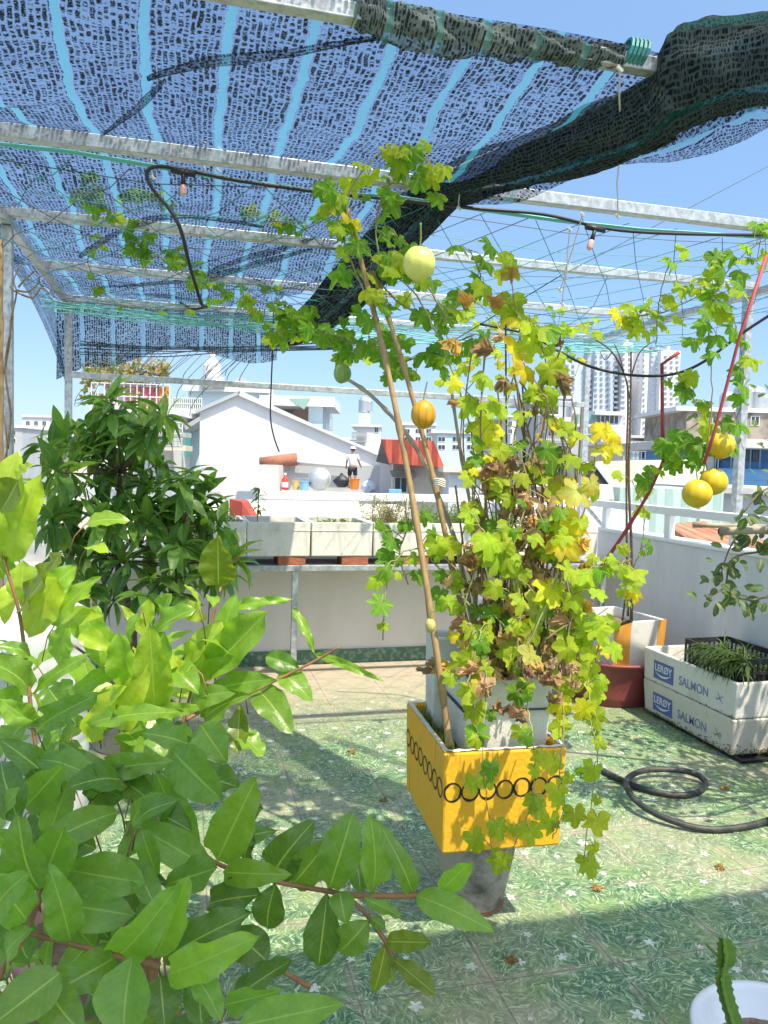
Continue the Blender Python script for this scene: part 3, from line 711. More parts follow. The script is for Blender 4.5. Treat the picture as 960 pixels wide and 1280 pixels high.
# hanging ties
TIES = [((775,86,2.12),(772,270,3.06),'long white cord hanging from the front beam to the light cable'),
        ((188,186,3.1),(191,222,3.06),'short white tie at the bend of the light cable'),
        ((255,178,3.1),(256,219,3.06),'short white tie beside the pink lamp socket'),
        ((274,186,3.1),(273,214,3.06),'faint white tie second from the pink lamp socket'),
        ((573,205,3.1),(574,260,3.06),'white tie on the beam under the dark net roll'),
        ((712,286,3.1),(703,380,3.3),'long slack white string tied below the light cable'),
        ((728,268,3.1),(700,362,3.3),'white string slanting across the trellis mesh')]
for a, b, lab in TIES:
    p, q = dep(*a), dep(*b); mb = MB(); n = 7
    mb.tube([p.lerp(q, k/n)+rndv(.004)*(0 if k in (0,n) else 1) for k in range(n+1)], .0026, 4)
    o = mb
    for e in (p, q): o.tube([e+V((-.008,0,.006)), e+V((.008,0,-.006))], .006, 5)
    tag(o.build('tie_string', M['string']), lab, 'string', 'white ties hanging on the pergola')
mb = MB(); mb.tube([dep(480,250,2.9), dep(700,150,2.8), dep(900,105,2.3)], .003, 4)
tag(mb.build('tie_string', M['bambgrey']), 'tan cord running up along the dark net roll', 'string')

# ================================================================== SHELF, BRICKS, FOAM PLANTERS
YS = 5.22
sh = empty('planter_shelf', (1.5,5.4,0), label='long grey steel shelf carrying the foam planters at the low wall', cat='shelf')
mb = MB(); mb.box((-.9,YS,.755),(3.2,YS+.06,.795)); mb.box((-.9,5.55,.755),(3.2,5.605,.795)); rel(sh, mb, 'shelf_rail', M['steel'], bevel=.003)
mb = MB(); mb.box((-.9,YS+.06,.780),(3.2,5.55,.795)); rel(sh, mb, 'shelf_board', M['steelpaint'])
for x_ in (-.6, .735, 2.1, 3.1):
    mb = MB(); mb.box((x_-.02,YS+.005,0),(x_+.02,YS+.045,.755)); rel(sh, mb, 'leg', M['steel'], bevel=.002)
bl = ['red brick under the seam of the first two planters','red brick under the planter with the sapling','red brick under the planter with short green sprouts','red brick under the planter of dry stalks','red brick below the bamboo stakes under a planter','red brick under the planter nearest the corner']
bx_ = [(.72,.80),(.60,.0),(1.17,0),(1.62,0),(2.1,0),(2.6,0)]
for k, (xc, lab) in enumerate(zip((.28,.705,1.155,1.60,2.05,2.55), bl)):
    c = empty('brick', (xc,YS+.11,.795), R.uniform(-.06,.06), lab, 'brick', 'bricks under the planters')
    mb = MB(); mb.box((-.095,-.10,0),(.095,.10,.062)); mb.build('brick_body', M['brick'], c, bevel=.005)
PLX = [-.03,.405,.845,1.285,1.725,2.165,2.605]
PLAB = ['foam planter with low green leaves behind the dark tree','foam planter with one slim green sapling','foam planter with few short green sprouts','foam planter full of dry reddish stalks','foam planter with feathery green weeds behind the bamboo stakes','foam planter half hidden behind the withered vine','foam planter at the corner by the long parapet']
PLANTERS = []
for k, (x_, lab) in enumerate(zip(PLX, PLAB)):
    c = empty('foam_planter', (x_+.2125, YS+.31, .857), R.uniform(-.012,.012), lab, 'planter', 'foam planters on the shelf')
    mb = MB(); mb.openbox(.432,.62,.235,.024,.988); mb.build('tub', M['foamgrey'], c, bevel=.007)
    mb = MB(); mb.box((-.2165,-.3125,.176),(.2165,-.3075,.184)); mb.build('lip', M['foamgrey'], c)
    mb = MB()
    mb.grid(lambda u, v: V(((u-.5)*.374,(v-.5)*.566,.150+.02*mnoise.noise(V((u*7+k*9,v*7,1))))), 18, 24); mb.build('soil', M['soil'], c, smooth=True)
    PLANTERS.append(c)

# ================================================================== YELLOW BOX ON CONCRETE POT
YR = rad(-3); YB = V((.774, 2.177, .30)) + Matrix.Rotation(YR, 3, 'Z') @ V((.2025, .255, 0))
pot = empty('concrete_pot', (.985,2.42,0), label='round weathered concrete pot under the yellow foam box', cat='pot')
mb = MB(); mb.lathe([(.095,0),(.103,.012),(.150,.262),(.158,.27),(.158,.298),(.142,.30),(.132,.25),(.09,.05),(.0,.05)], n=40); mb.build('pot_body', M['concrete'], pot, smooth=False, bevel=0)
mb = MB(); mb.lathe([(.098,0),(.106,.002),(.106,.009),(.09,.010),(0,.010)], n=40); o = mb.build('saucer', M['terracotta'], pot); o.location.z = .0; pot.children[0].location.z = .0
yb = empty('yellow_box', YB, YR, 'ochre painted foam box with a row of black rings on a concrete pot', 'planter box')
mb = MB(); mb.openbox(.405,.51,.325,.026,.965)
yo = mb.build('box_body', M['yellow'], yb, bevel=.008)
def rim_mb():
    mb = MB()
    def f(u, v):
        per = [(-.2,-.253),(.2,-.253),(.2,.253),(-.2,.253),(-.2,-.253)]
        k = u*4; i = min(int(k),3); t = k-i
        x_ = per[i][0]*(1-t)+per[i+1][0]*t; y_ = per[i][1]*(1-t)+per[i+1][1]*t
        d = V((x_,y_,0)); sc = 1-(.075 if abs(x_) > abs(y_)*.8 else .06)*v
        return V((x_*sc*(1.0), y_*sc, .3255+.005*mnoise.noise(V((u*60,v*2,0)))+.003))
    mb.grid(f, 160, 3); return mb
rim_mb().build('broken_rim', M['foam'], yb, smooth=True)
mb = MB()
def ring(cx, cz, face):
    n = 40; vs = []; fs = []
    a_, b_ = (.0245,.0285); ph = R.uniform(0,6)
    for k in range(n):
        t = 2*math.pi*k/n; wv = .0011*math.sin(t*2+ph)+.0006*math.sin(5*t+ph)
        for r_ in (a_-.0012+wv, b_+.0012-wv*.5): vs.append((cx+r_*math.cos(t), cz+r_*1.08*math.sin(t)))
    for k in range(n): j = (k+1)%n; fs.append((2*k,2*k+1,2*j+1,2*j))
    def place(q):
        s_, z_ = q; tp = .965+(1-.965)*z_/.325
        if face == 'front': return (s_, -.255*tp-.0012, z_)
        return (-.2025*tp-.0012, s_, z_)
    mb.add([place(q) for q in vs], [f if face == 'front' else f[::-1] for f in fs])
for k in range(7): ring(-.170+.0565*k, .20+R.uniform(-.004,.004), 'front')
for k in range(8): ring(-.215+.0615*k, .20+R.uniform(-.004,.004), 'side')
mb.build('black_rings', M['black'], yb)
mb = MB()
mb.grid(lambda u, v: V(((u-.5)*.34,(v-.5)*.44,.255+.03*mnoise.noise(V((u*6,v*6,4))))), 16, 20); mb.build('soil', M['soil'], yb, smooth=True)
mb = MB()
for k in range(170):
    y_ = R.uniform(-.21,.21); b = V((R.uniform(-.172,-.145), y_, .262)); blade(mb, b, b+V((R.uniform(-.02,.02),R.uniform(-.03,.03),R.uniform(.03,.085))), V((R.uniform(-1,1),-1,.2)), .006, vary((.10,.17,.03)), 1, 3, .1, 0, 0, 'grass')
mb.build('moss', M['grass'], yb)
# inner white boxes standing in it
ib = empty('inner_foam_box', YB+V((.035,.02,.275)), YR, 'white foam box of withered soil standing inside the yellow box', 'planter box')
mb = MB(); mb.openbox(.30,.40,.255,.022,.93, floor=.14); mb.build('tub', M['foam'], ib, bevel=.012, seg=3)
mb = MB(); mb.grid(lambda u, v: V(((u-.5)*.25,(v-.5)*.35,.225+.03*mnoise.noise(V((u*8,v*8,9))))), 14, 18); mb.build('soil', M['soil'], ib, smooth=True)
mb = MB(); mb.box((-.157,-.208,.15),(.157,.208,.153)); mb.build('wire_tie', M['darkstring'], ib)
bb = empty('inner_foam_box', YB+V((-.085,.16,.275)), YR-rad(4), 'narrow bluish white foam box leaning at the back corner of the yellow box', 'planter box')
mb = MB(); mb.openbox(.11,.15,.33,.018,.88); mb.build('tub', M['foam'], bb, bevel=.008)

# ================================================================== BOWL WITH TAPED BOX
bw = empty('maroon_bowl', (2.76,4.53,0), label='faded maroon plastic bowl holding the taped foam box', cat='bowl')
mb = MB(); mb.lathe([(.275,0),(.283,.01),(.283,.035),(.292,.045),(.292,.06),(.335,.262),(.34,.27),(.36,.274),(.364,.288),(.352,.294),(.332,.285),(.29,.12),(0,.115)], n=64); mb.build('bowl_body', M['maroon'], bw, smooth=False)
for p_ in bw.children[0].data.polygons: p_.use_smooth = True
tp = empty('taped_foam_box', (2.775,4.52,.122), rad(9), 'white foam box with orange tape strips standing in the maroon bowl', 'planter box')
mb = MB(); mb.openbox(.43,.50,.43,.026,.92, floor=.2); mb.build('tub', M['foam'], tp, bevel=.006)
def tapestrip(x0, x1):
    for z0, z1 in ((.0,.4325),):
        f = lambda z: .92+.08*z/.43
        mb = MB(); mb.add([(x0*f(z0),-.25*f(z0)-.0015,z0),(x1*f(z0),-.25*f(z0)-.0015,z0),(x1*f(z1),-.25*f(z1)-.0015,z1),(x0*f(z1),-.25*f(z1)-.0015,z1)], [(0,1,2,3)]); mb.build('tape_strip', M['tape'], tp)
tapestrip(-.212,-.075); tapestrip(.150,.212)
mb = MB(); mb.add([(-.10,.2225,.36),(.0,.2225,.36),(.0,.2225,.431),(-.10,.2225,.431)], [(0,1,2,3)]); mb.build('tape_strip', M['tape'], tp)
mb = MB(); mb.grid(lambda u, v: V(((u-.5)*.375,(v-.5)*.445,.365+.018*mnoise.noise(V((u*8,v*8,19))))), 14, 18); mb.build('soil', M['soil'], tp, smooth=True)

# ================================================================== SALMON BOXES
def text_mesh(s, size, name, mat, parent, loc, rot, bold=0.0, sx=1.0):
    cu = bpy.data.curves.new(name, 'FONT'); cu.body = s; cu.size = size; cu.align_x = 'LEFT'; cu.align_y = 'CENTER'; cu.extrude = .0004; cu.offset = bold
    t = bpy.data.objects.new(name, cu); COL.objects.link(t)
    dg = bpy.context.evaluated_depsgraph_get(); me = bpy.data.meshes.new_from_object(t.evaluated_get(dg))
    bpy.data.objects.remove(t); bpy.data.curves.remove(cu)
    me.name = name; me.materials.clear(); me.materials.append(mat)
    o = bpy.data.objects.new(name, me); COL.objects.link(o); o.parent = parent; o.location = loc; o.rotation_euler = rot; o.scale = (sx,1,1)
    return o
def salmon(z, lab, dirty):
    c = empty('salmon_box', (2.997, 3.765, z), rad(.6) if not dirty else 0, lab, 'foam box', 'stacked salmon boxes')
    mb = MB(); mb.openbox(.42,.83,.197,.022,.955 if dirty else .985); mb.build('tub', M['foamdirt'] if dirty else M['foam'], c, bevel=.012, seg=3)
    xs = -.2115
    # the printed side looks towards -x : text runs along -y
    rot = (rad(90), 0, rad(-90)); tl = rad(90)
    def xf(zz): return -(.21*((.955 if dirty else .985)+(1-(.955 if dirty else .985))*zz/.202))-.0016
    mb = MB(); y0, y1, z0, z1 = .305,.112,.030,.140
    mb.add([(xf(z0),y0,z0),(xf(z0),y1,z0),(xf(z1),y1,z1),(xf(z1),y0,z1)], [(0,1,2,3)])
    lg = mb.build('logo_panel', M['blueink'], c)
    t = text_mesh('LERØY', .060, 'logo_lettering', M['whiteink'], lg, (xf(.095)-.0012, .294, .098), rot, .0007, .92)
    mb = MB(); vs = []; fs = []
    for k in range(17):
        a = k/16; y_ = .285-.155*a; zc = .068-.020*math.sin(math.pi*a)+.010*a; th = .0055*math.sin(math.pi*a)+.0006
        vs += [(xf(zc)-.0014, y_, zc+th), (xf(zc)-.0014, y_, zc-th)]
    for k in range(16): fs.append((2*k,2*k+1,2*k+3,2*k+2))
    mb.add(vs, fs); mb.build('logo_swoosh', M['whiteink'], lg)
    text_mesh('SALMON', .074, 'box_lettering', M['blueinkpale'], c, (xf(.09)-.0004, .062, .078), rot, .0004, .88)
    mb = MB()
    def st(a, b, w_):
        d = V((b[0]-a[0], b[1]-a[1])); n_ = V((-d.y, d.x)).normalized()*w_
        q = [(a[0]+n_.x,a[1]+n_.y),(a[0]-n_.x,a[1]-n_.y),(b[0]-n_.x*.3,b[1]-n_.y*.3),(b[0]+n_.x*.3,b[1]+n_.y*.3)]
        mb.add([(xf(z_)-.001, y_, z_) for y_, z_ in q], [(0,1,2,3)])
    st((-.262,.066),(-.318,.096),.0042); st((-.288,.082),(-.268,.112),.0036); st((-.288,.078),(-.314,.056),.0036); st((-.264,.068),(-.254,.082),.0026)
    mb.build('fish_mark', M['blueinkpale'], c)
    mb = MB()
    for k in range(340 if dirty else 120):
        e = R.random() < .6; y_ = -.41+.8*R.random()**1.5 if e else -.417; x_ = -.212 if e else R.uniform(-.205,.2)
        z_ = abs(R.gauss(0,.016 if dirty else .008))*(1 if not e else max(.25, 1.3-(y_+.41)*1.4)); b_ = V((x_*.965, y_*.965, z_+.004))
        d_ = V((-1,0,-.2)) if e else V((0,-1,-.2)); blade(mb, b_, b_+(d_*.35+rndv(.8)).normalized()*R.uniform(.006,.016), d_+rndv(.5), R.uniform(.005,.012), vary(R.choice([(.16,.12,.05),(.10,.09,.04),(.22,.18,.07)]),.3), 2, 2, .1, .1, 0, 'round')
    mb.build('moss_crust', M['grass'], c)['kind'] = 'stuff'
    return c
salmon(.022, 'lower dirty white salmon box with mossy bottom edge', True)
salmon(.2205, 'upper white salmon box holding the black crate', False)
tray = empty('black_tray', (3.03,3.70,0), label='flat black tray under the stacked salmon boxes', cat='tray')
mb = MB(); mb.openbox(.44,.80,.021,.02,.97,floor=.008); mb.build('tray_body', M['crate'], tray)
mb = MB(); mb.box((-.02,-.36,.009),(.02,.36,.021)); mb.build('tray_rib', M['crate'], tray)
cr = empty('black_crate', (3.04,3.66,.275), rad(2), 'black slotted plastic crate of strappy plants in the upper salmon box', 'crate')
mb = MB(); W_, D_, H_ = .30,.50,.245
for (ax, n_, L) in (('y',15,D_),('x',9,W_)):
    for sgn in (-1,1):
        for k in range(n_+1):
            s_ = -L/2+L*k/n_
            if ax == 'y': mb.box((sgn*W_/2-.004,s_-.005,0),(sgn*W_/2+.004,s_+.005,H_))
            else: mb.box((s_-.005,sgn*D_/2-.004,0),(s_+.005,sgn*D_/2+.004,H_))
        for z0, z1 in ((0,.02),(.09,.105),(.165,.18),(.222,.25)):
            if ax == 'y': mb.box((sgn*W_/2-.007,-D_/2,z0),(sgn*W_/2+.007,D_/2,z1))
            else: mb.box((-W_/2,sgn*D_/2-.0072,z0+.0005),(W_/2,sgn*D_/2+.0072,z1+.0005))
mb.build('slotted_sides', M['crate'], cr)
mb = MB(); mb.box((-.145,-.245,.001),(.145,.245,.012)); mb.build('crate_floor', M['crate'], cr)
mb = MB(); mb.grid(lambda u, v: V(((u-.5)*.27,(v-.5)*.47,.13+.02*mnoise.noise(V((u*8,v*8,29))))), 10, 14); mb.build('soil', M['soil'], cr, smooth=True)

# ================================================================== HOSE, BASIN
hz = .017
hp = [onZ(x_,y_,z_) for x_,y_,z_ in ((752,962,hz),(775,974,hz),(805,986,hz),(845,994,hz),(872,990,hz),(882,979,hz),(868,967,.035),(838,962,.04),(806,963,.045),(786,972,.055),(784,985,.062),(800,1005,.05),(835,1024,.03),(880,1036,hz),(925,1034,hz),(965,1024,hz),(1030,1000,hz),(1120,990,hz))]
ho = empty('garden_hose', (hp[3].x,hp[3].y,0), label='black rubber hose coiled in one loop on the tiles', cat='hose')
mb = MB(); mb.tube(smooth_path(hp,7), .0140, 10); rel(ho, mb, 'hose_tube', M['rubber'], smooth=True)
mb = MB(); a = hp[0]; d = (hp[0]-hp[1]).normalized(); mb.tube([a-d*.01, a+d*.05, a+d*.052, a+d*.09], [.026,.026,.017,.017], 12); rel(ho, mb, 'hose_end', P('pale_blue_connector', (.36,.46,.52), .45), smooth=True)
bc = dep(978,1298,1.86)
ba = empty('white_basin', (bc.x,bc.y,0), label='round white plastic basin of soil with a cactus cutting', cat='basin')
H_ = bc.z
mb = MB(); mb.lathe([(.13,0),(.14,.006),(.192,H_-.012),(.206,H_-.010),(.210,H_-.003),(.206,H_+.004),(.192,H_+.002),(.184,H_-.01),(.142,H_*.45),(0,H_*.45)], n=64); o = mb.build('basin_body', M['basin'], ba)
for p_ in o.data.polygons: p_.use_smooth = True
mb = MB()
def so_(u, v):
    r_ = .172*u; a = v*6.2832; return V((r_*math.cos(a), r_*math.sin(a), H_-.062+.005*mnoise.noise(V((r_*math.cos(a)*22, r_*math.sin(a)*22, 0)))))
mb.grid(so_, 12, 48); mb.build('soil', M['soil'], ba, smooth=True)
cc = dep(920,1300,1.79)
ck = empty('cactus', (cc.x,cc.y,cc.z), label='flat notched dark green cactus stem standing in the white basin', cat='cactus')
def cact(pts, wd, tooth, mbx):
    ps = smooth_path(pts, 9); n = len(ps); side = cR.copy(); fr = -cF
    for ridge, ang in ((0,0),(1,2.2),(2,-2.2)):
        vs = []; fs = []; s2 = (side*math.cos(ang)+fr*math.sin(ang))
        for i, p in enumerate(ps):
            t = i/(n-1); ww = wd(t)*(1-.22*abs(math.sin(i*tooth)))
            for q in ((1.0,-.0012),(1.0,.0012),(0,.004),(0,-.004)):
                vs.append(p + s2*ww*q[0] + s2.cross(V((0,0,1)))*q[1])
        for i in range(n-1):
            for k in range(4): fs.append((i*4+k, i*4+(k+1)%4, i*4+4+(k+1)%4, i*4+4+k))
        fs += [(3,2,1,0), tuple((n-1)*4+k for k in range(4))]
        mbx.add(vs, fs)
    vs = []; fs = []; s2 = -side
    for i, p in enumerate(ps):
        t = i/(n-1); ww = wd(t)*(1-.22*abs(math.sin(i*tooth+1)))
        for q in ((1.0,-.0012),(1.0,.0012),(0,.004),(0,-.004)): vs.append(p + s2*ww*q[0] + s2.cross(V((0,0,1)))*q[1])
    for i in range(n-1):
        for k in range(4): fs.append((i*4+k, i*4+(k+1)%4, i*4+4+(k+1)%4, i*4+4+k))
    mbx.add(vs, fs)
mb = MB(); cact([dep(*q) for q in ((920,1300,1.79),(917,1275,1.78),(908,1245,1.77),(904,1222,1.76),(905,1210,1.76),(909,1195,1.75),(906,1174,1.74))],
     lambda t: .021*(1 if t < .55 else (.62+.0 if t < .68 else 1.15))*(1.0 if t < .93 else .7), .9, mb)
rel(ck, mb, 'stem', M['cactus'])
mb = MB(); cact([dep(*q) for q in ((898,1196,1.75),(890,1188,1.745),(882,1179,1.74))], lambda t: .0045, .9, mb); rel(ck, mb, 'side_shoot', M['cactus'])

# white drum behind the near shrub
_d = dep(2,830,2.5)
dm = empty('plastic_drum', (_d.x,_d.y,0), label='tall white plastic drum standing behind the broad leaved shrub', cat='drum')
mb = MB(); pr = [(.25,0),(.26,.01)]
for k in range(12): pr += [(.262,.03+k*.078),(.268,.05+k*.078),(.262,.09+k*.078)]
pr += [(.262,.985),(.24,1.0),(0,1.0)]
mb.lathe(pr, n=48); o = mb.build('drum_body', M['drum'], dm, smooth=True)
mb = MB(); mb.lathe([(.05,1.0),(.05,1.03),(0,1.03)], (.1,0,0), 20); mb.build('drum_cap', M['drum'], dm)
# ================================================================== NEAR BROAD-LEAVED SHRUBS
G_DARK, G_MID, G_LIT, G_YEL, G_OLIVE = (.095,.185,.028), (.155,.28,.036), (.20,.34,.035), (.30,.40,.035), (.15,.20,.018)  # sun and shade put into leaf colour: sunlit ones paler, shaded ones darker
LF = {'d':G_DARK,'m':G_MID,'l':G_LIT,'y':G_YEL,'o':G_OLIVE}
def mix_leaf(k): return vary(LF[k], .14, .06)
# (base x,y) (tip x,y) width px, tone, distance at base, distance at tip
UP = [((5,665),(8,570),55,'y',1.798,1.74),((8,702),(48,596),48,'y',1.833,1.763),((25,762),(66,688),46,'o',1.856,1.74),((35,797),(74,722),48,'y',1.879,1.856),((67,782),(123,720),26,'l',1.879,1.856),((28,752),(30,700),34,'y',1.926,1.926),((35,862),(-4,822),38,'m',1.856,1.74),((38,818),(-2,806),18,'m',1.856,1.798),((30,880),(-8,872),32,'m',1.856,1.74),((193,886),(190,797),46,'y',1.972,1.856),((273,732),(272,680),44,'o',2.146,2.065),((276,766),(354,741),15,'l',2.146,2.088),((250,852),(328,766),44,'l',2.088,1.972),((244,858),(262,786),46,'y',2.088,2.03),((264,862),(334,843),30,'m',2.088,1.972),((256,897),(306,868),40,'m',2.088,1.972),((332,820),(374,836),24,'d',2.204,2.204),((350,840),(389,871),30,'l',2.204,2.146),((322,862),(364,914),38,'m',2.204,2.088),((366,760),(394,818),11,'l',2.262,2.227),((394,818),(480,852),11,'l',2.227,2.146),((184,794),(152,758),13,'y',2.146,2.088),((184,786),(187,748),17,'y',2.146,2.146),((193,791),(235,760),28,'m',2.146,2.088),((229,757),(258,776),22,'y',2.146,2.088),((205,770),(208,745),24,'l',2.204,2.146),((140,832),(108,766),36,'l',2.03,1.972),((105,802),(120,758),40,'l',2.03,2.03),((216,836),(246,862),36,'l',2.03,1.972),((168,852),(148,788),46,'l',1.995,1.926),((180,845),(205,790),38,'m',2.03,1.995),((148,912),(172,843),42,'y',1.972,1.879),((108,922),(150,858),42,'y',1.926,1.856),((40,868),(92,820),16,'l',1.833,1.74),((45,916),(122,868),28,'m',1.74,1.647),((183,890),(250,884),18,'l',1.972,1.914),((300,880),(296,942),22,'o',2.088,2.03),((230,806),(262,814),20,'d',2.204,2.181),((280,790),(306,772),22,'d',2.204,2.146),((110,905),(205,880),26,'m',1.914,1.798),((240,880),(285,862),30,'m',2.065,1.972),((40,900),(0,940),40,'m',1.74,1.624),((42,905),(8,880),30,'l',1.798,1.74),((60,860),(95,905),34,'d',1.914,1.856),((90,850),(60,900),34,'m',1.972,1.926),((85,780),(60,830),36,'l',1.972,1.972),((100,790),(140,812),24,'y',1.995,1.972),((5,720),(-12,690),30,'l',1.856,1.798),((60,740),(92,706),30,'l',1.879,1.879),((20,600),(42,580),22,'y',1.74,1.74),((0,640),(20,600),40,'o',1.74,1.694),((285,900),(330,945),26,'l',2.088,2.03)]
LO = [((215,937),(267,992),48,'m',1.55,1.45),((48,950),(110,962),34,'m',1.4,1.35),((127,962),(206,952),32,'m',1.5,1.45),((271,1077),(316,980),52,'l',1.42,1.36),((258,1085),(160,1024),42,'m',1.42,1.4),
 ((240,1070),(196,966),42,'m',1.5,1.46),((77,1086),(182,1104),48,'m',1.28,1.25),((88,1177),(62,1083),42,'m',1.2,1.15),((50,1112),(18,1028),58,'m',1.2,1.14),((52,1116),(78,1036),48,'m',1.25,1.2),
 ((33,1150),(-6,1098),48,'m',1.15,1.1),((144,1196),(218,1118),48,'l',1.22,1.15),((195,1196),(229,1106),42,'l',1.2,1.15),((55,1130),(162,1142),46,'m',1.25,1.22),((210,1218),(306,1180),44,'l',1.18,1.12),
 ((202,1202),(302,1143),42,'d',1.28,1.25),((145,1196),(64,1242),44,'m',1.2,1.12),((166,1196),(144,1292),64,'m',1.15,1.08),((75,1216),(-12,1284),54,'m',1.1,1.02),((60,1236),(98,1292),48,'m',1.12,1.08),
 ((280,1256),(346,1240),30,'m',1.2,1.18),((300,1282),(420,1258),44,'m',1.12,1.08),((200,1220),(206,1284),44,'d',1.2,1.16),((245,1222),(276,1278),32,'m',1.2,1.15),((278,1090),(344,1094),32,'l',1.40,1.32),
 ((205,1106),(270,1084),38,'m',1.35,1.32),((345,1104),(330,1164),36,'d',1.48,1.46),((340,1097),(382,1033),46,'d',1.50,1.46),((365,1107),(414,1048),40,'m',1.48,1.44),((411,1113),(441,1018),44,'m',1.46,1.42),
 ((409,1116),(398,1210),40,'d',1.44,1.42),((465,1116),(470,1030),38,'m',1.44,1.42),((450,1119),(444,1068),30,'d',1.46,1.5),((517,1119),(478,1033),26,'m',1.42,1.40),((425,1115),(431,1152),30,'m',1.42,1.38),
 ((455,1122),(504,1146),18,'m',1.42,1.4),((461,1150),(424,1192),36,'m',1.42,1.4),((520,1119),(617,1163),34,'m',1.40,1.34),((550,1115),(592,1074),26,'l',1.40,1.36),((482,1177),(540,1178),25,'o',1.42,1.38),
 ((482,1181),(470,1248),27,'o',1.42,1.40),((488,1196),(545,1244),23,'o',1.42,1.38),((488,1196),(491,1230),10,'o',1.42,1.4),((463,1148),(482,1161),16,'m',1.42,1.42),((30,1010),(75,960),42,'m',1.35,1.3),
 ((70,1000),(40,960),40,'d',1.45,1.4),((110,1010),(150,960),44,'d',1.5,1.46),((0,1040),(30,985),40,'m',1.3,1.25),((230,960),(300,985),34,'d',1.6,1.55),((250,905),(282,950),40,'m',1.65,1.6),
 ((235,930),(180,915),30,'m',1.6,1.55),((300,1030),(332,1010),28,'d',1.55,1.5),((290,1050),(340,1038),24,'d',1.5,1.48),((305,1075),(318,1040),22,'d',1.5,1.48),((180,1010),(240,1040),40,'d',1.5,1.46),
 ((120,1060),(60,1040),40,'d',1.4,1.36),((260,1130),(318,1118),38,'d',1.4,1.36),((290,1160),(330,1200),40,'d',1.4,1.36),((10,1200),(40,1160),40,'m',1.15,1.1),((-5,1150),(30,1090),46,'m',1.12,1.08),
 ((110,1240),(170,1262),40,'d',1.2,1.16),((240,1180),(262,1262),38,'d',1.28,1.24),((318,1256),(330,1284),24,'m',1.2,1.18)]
UPST = [[(-4,600,1.81),(2,686,1.821),(21,753,1.833),(30,807,1.856),(40,897,1.856),(52,1000,1.879),(60,1120,1.926)],[(276,734,2.158),(258,800,2.134),(240,860,2.111),(225,920,2.088),(211,980,2.065),(190,1080,1.995)],[(66,788,2.018),(120,826,2.018),(167,852,2.03),(205,872,2.065),(236,888,2.111)],[(424,809,2.158),(396,825,2.181),(350,848,2.181),(308,868,2.158),(262,884,2.134),(232,900,2.1)]]
LOST = [[(232,930,1.62),(225,1010,1.55),(250,1060,1.45),(280,1083,1.44),(345,1102,1.46),(411,1114,1.45),(442,1119,1.43),(517,1119,1.41),(551,1115,1.40)],
        [(430,1117,1.43),(452,1136,1.43),(470,1160,1.42),(483,1178,1.42),(490,1196,1.42)],
        [(-12,1236,1.1),(15,1195,1.14),(33,1164,1.17),(50,1120,1.22),(60,1090,1.3),(60,1040,1.4)],
        [(33,1166,1.17),(90,1180,1.2),(144,1194,1.2),(200,1208,1.2)],
        [(306,1186,1.4),(345,1209,1.42),(387,1233,1.45)],
        [(180,1080,1.36),(150,1090,1.3),(110,1110,1.3),(55,1125,1.25)]]
def shrub(name, base, label, leaves, stems, extra, potlab, zlo):
    root = empty(name, base, label=label, cat='shrub')
    mb = MB(); tw = MB()
    for k, (b, t, w_, tone, d0, d1) in enumerate(leaves):
        bp = dep(b[0], b[1], d0); tpn = dep(t[0], t[1], d1); wm = w_*(d0+d1)/2/960*1.2
        n = (SUN*.35 - cF*.75 + V((0,0,.25)) + rndv(.28))
        blade(mb, bp, tpn, n, wm, mix_leaf(tone), 8, 14, R.uniform(-.04,.16), R.uniform(.05,.45), R.uniform(.05,.15), R.choice(['ovate','ovate','obov']), R.uniform(-.5,.5), R.uniform(-.08,.3))
    for (x0,x1,y0,y1,D0,D1,cnt,tones) in extra:
        for _ in range(cnt):
            x, y = R.uniform(x0,x1), R.uniform(y0,y1); D = R.uniform(D0,D1); b = dep(x,y,D)
            L = R.uniform(.08,.155); d = (rndv(1)+V((0,0,.25))-cF*.15).normalized()
            blade(mb, b, b+d*L, (V((0,0,.7))-cF*.5+SUN*.4+rndv(.5)), L*R.uniform(.42,.52), mix_leaf(R.choice(tones)), 5, 9, R.uniform(0,.12), R.uniform(.1,.35), R.uniform(.04,.09), 'ovate', R.uniform(-.3,.3), R.uniform(0,.15))
            tw.tube([b, b-d*.03+V((0,0,-.03)), b-d*.05+V((0,0,-.09))], .0018, 4)
    st = MB()
    for s_ in stems:
        ps = smooth_path([dep(*q) for q in s_], 6); n = len(ps)
        st.tube(ps, [.0032+.0028*(k/n if s_[0][1] < s_[-1][1] else 1-k/n) for k in range(n)], 7)
    # trunk to the pot
    for s_, e in ([(stems[0], dep(*stems[0][-1])), (stems[1], dep(*stems[1][-1]))] if stems[0][0][1] < 700 else [(stems[0], dep(*stems[0][0])), (stems[2], dep(*stems[2][0])), (stems[5], dep(*stems[5][0]))]):
        st.tube(smooth_path([V(base)+V((R.uniform(-.03,.03),R.uniform(-.03,.03),zlo)), (V(base)+e)*.5+V((0,0,.12)), e], 6), [.011-.0035*k/12 for k in range(13)], 7)
    rel(root, mb, 'foliage', M['leaf_big'], smooth=True)
    st.add(tw.v, tw.f, tw.uv); rel(root, st, 'stems', M['twig'], smooth=True)
    p = empty(potlab[0], (base[0], base[1], 0), label=potlab[1], cat='pot')
    mb = MB(); mb.lathe([(.13,0),(.14,.01),(.185,.30),(.20,.305),(.20,.34),(.18,.342),(.165,.28),(0,.28)], n=36); o = mb.build('pot_body', M[potlab[2]], p, smooth=True)
    mb = MB(); mb.grid(lambda u, v: V((.17*u*math.cos(6.2832*v), .17*u*math.sin(6.2832*v), .285+.012*mnoise.noise(V((u*5,v*9,3))))), 6, 24); mb.build('soil', M['soil'], p)
    return root
bU = onZ(150,1190,.3); bU = V((-.28, 1.78, 0))
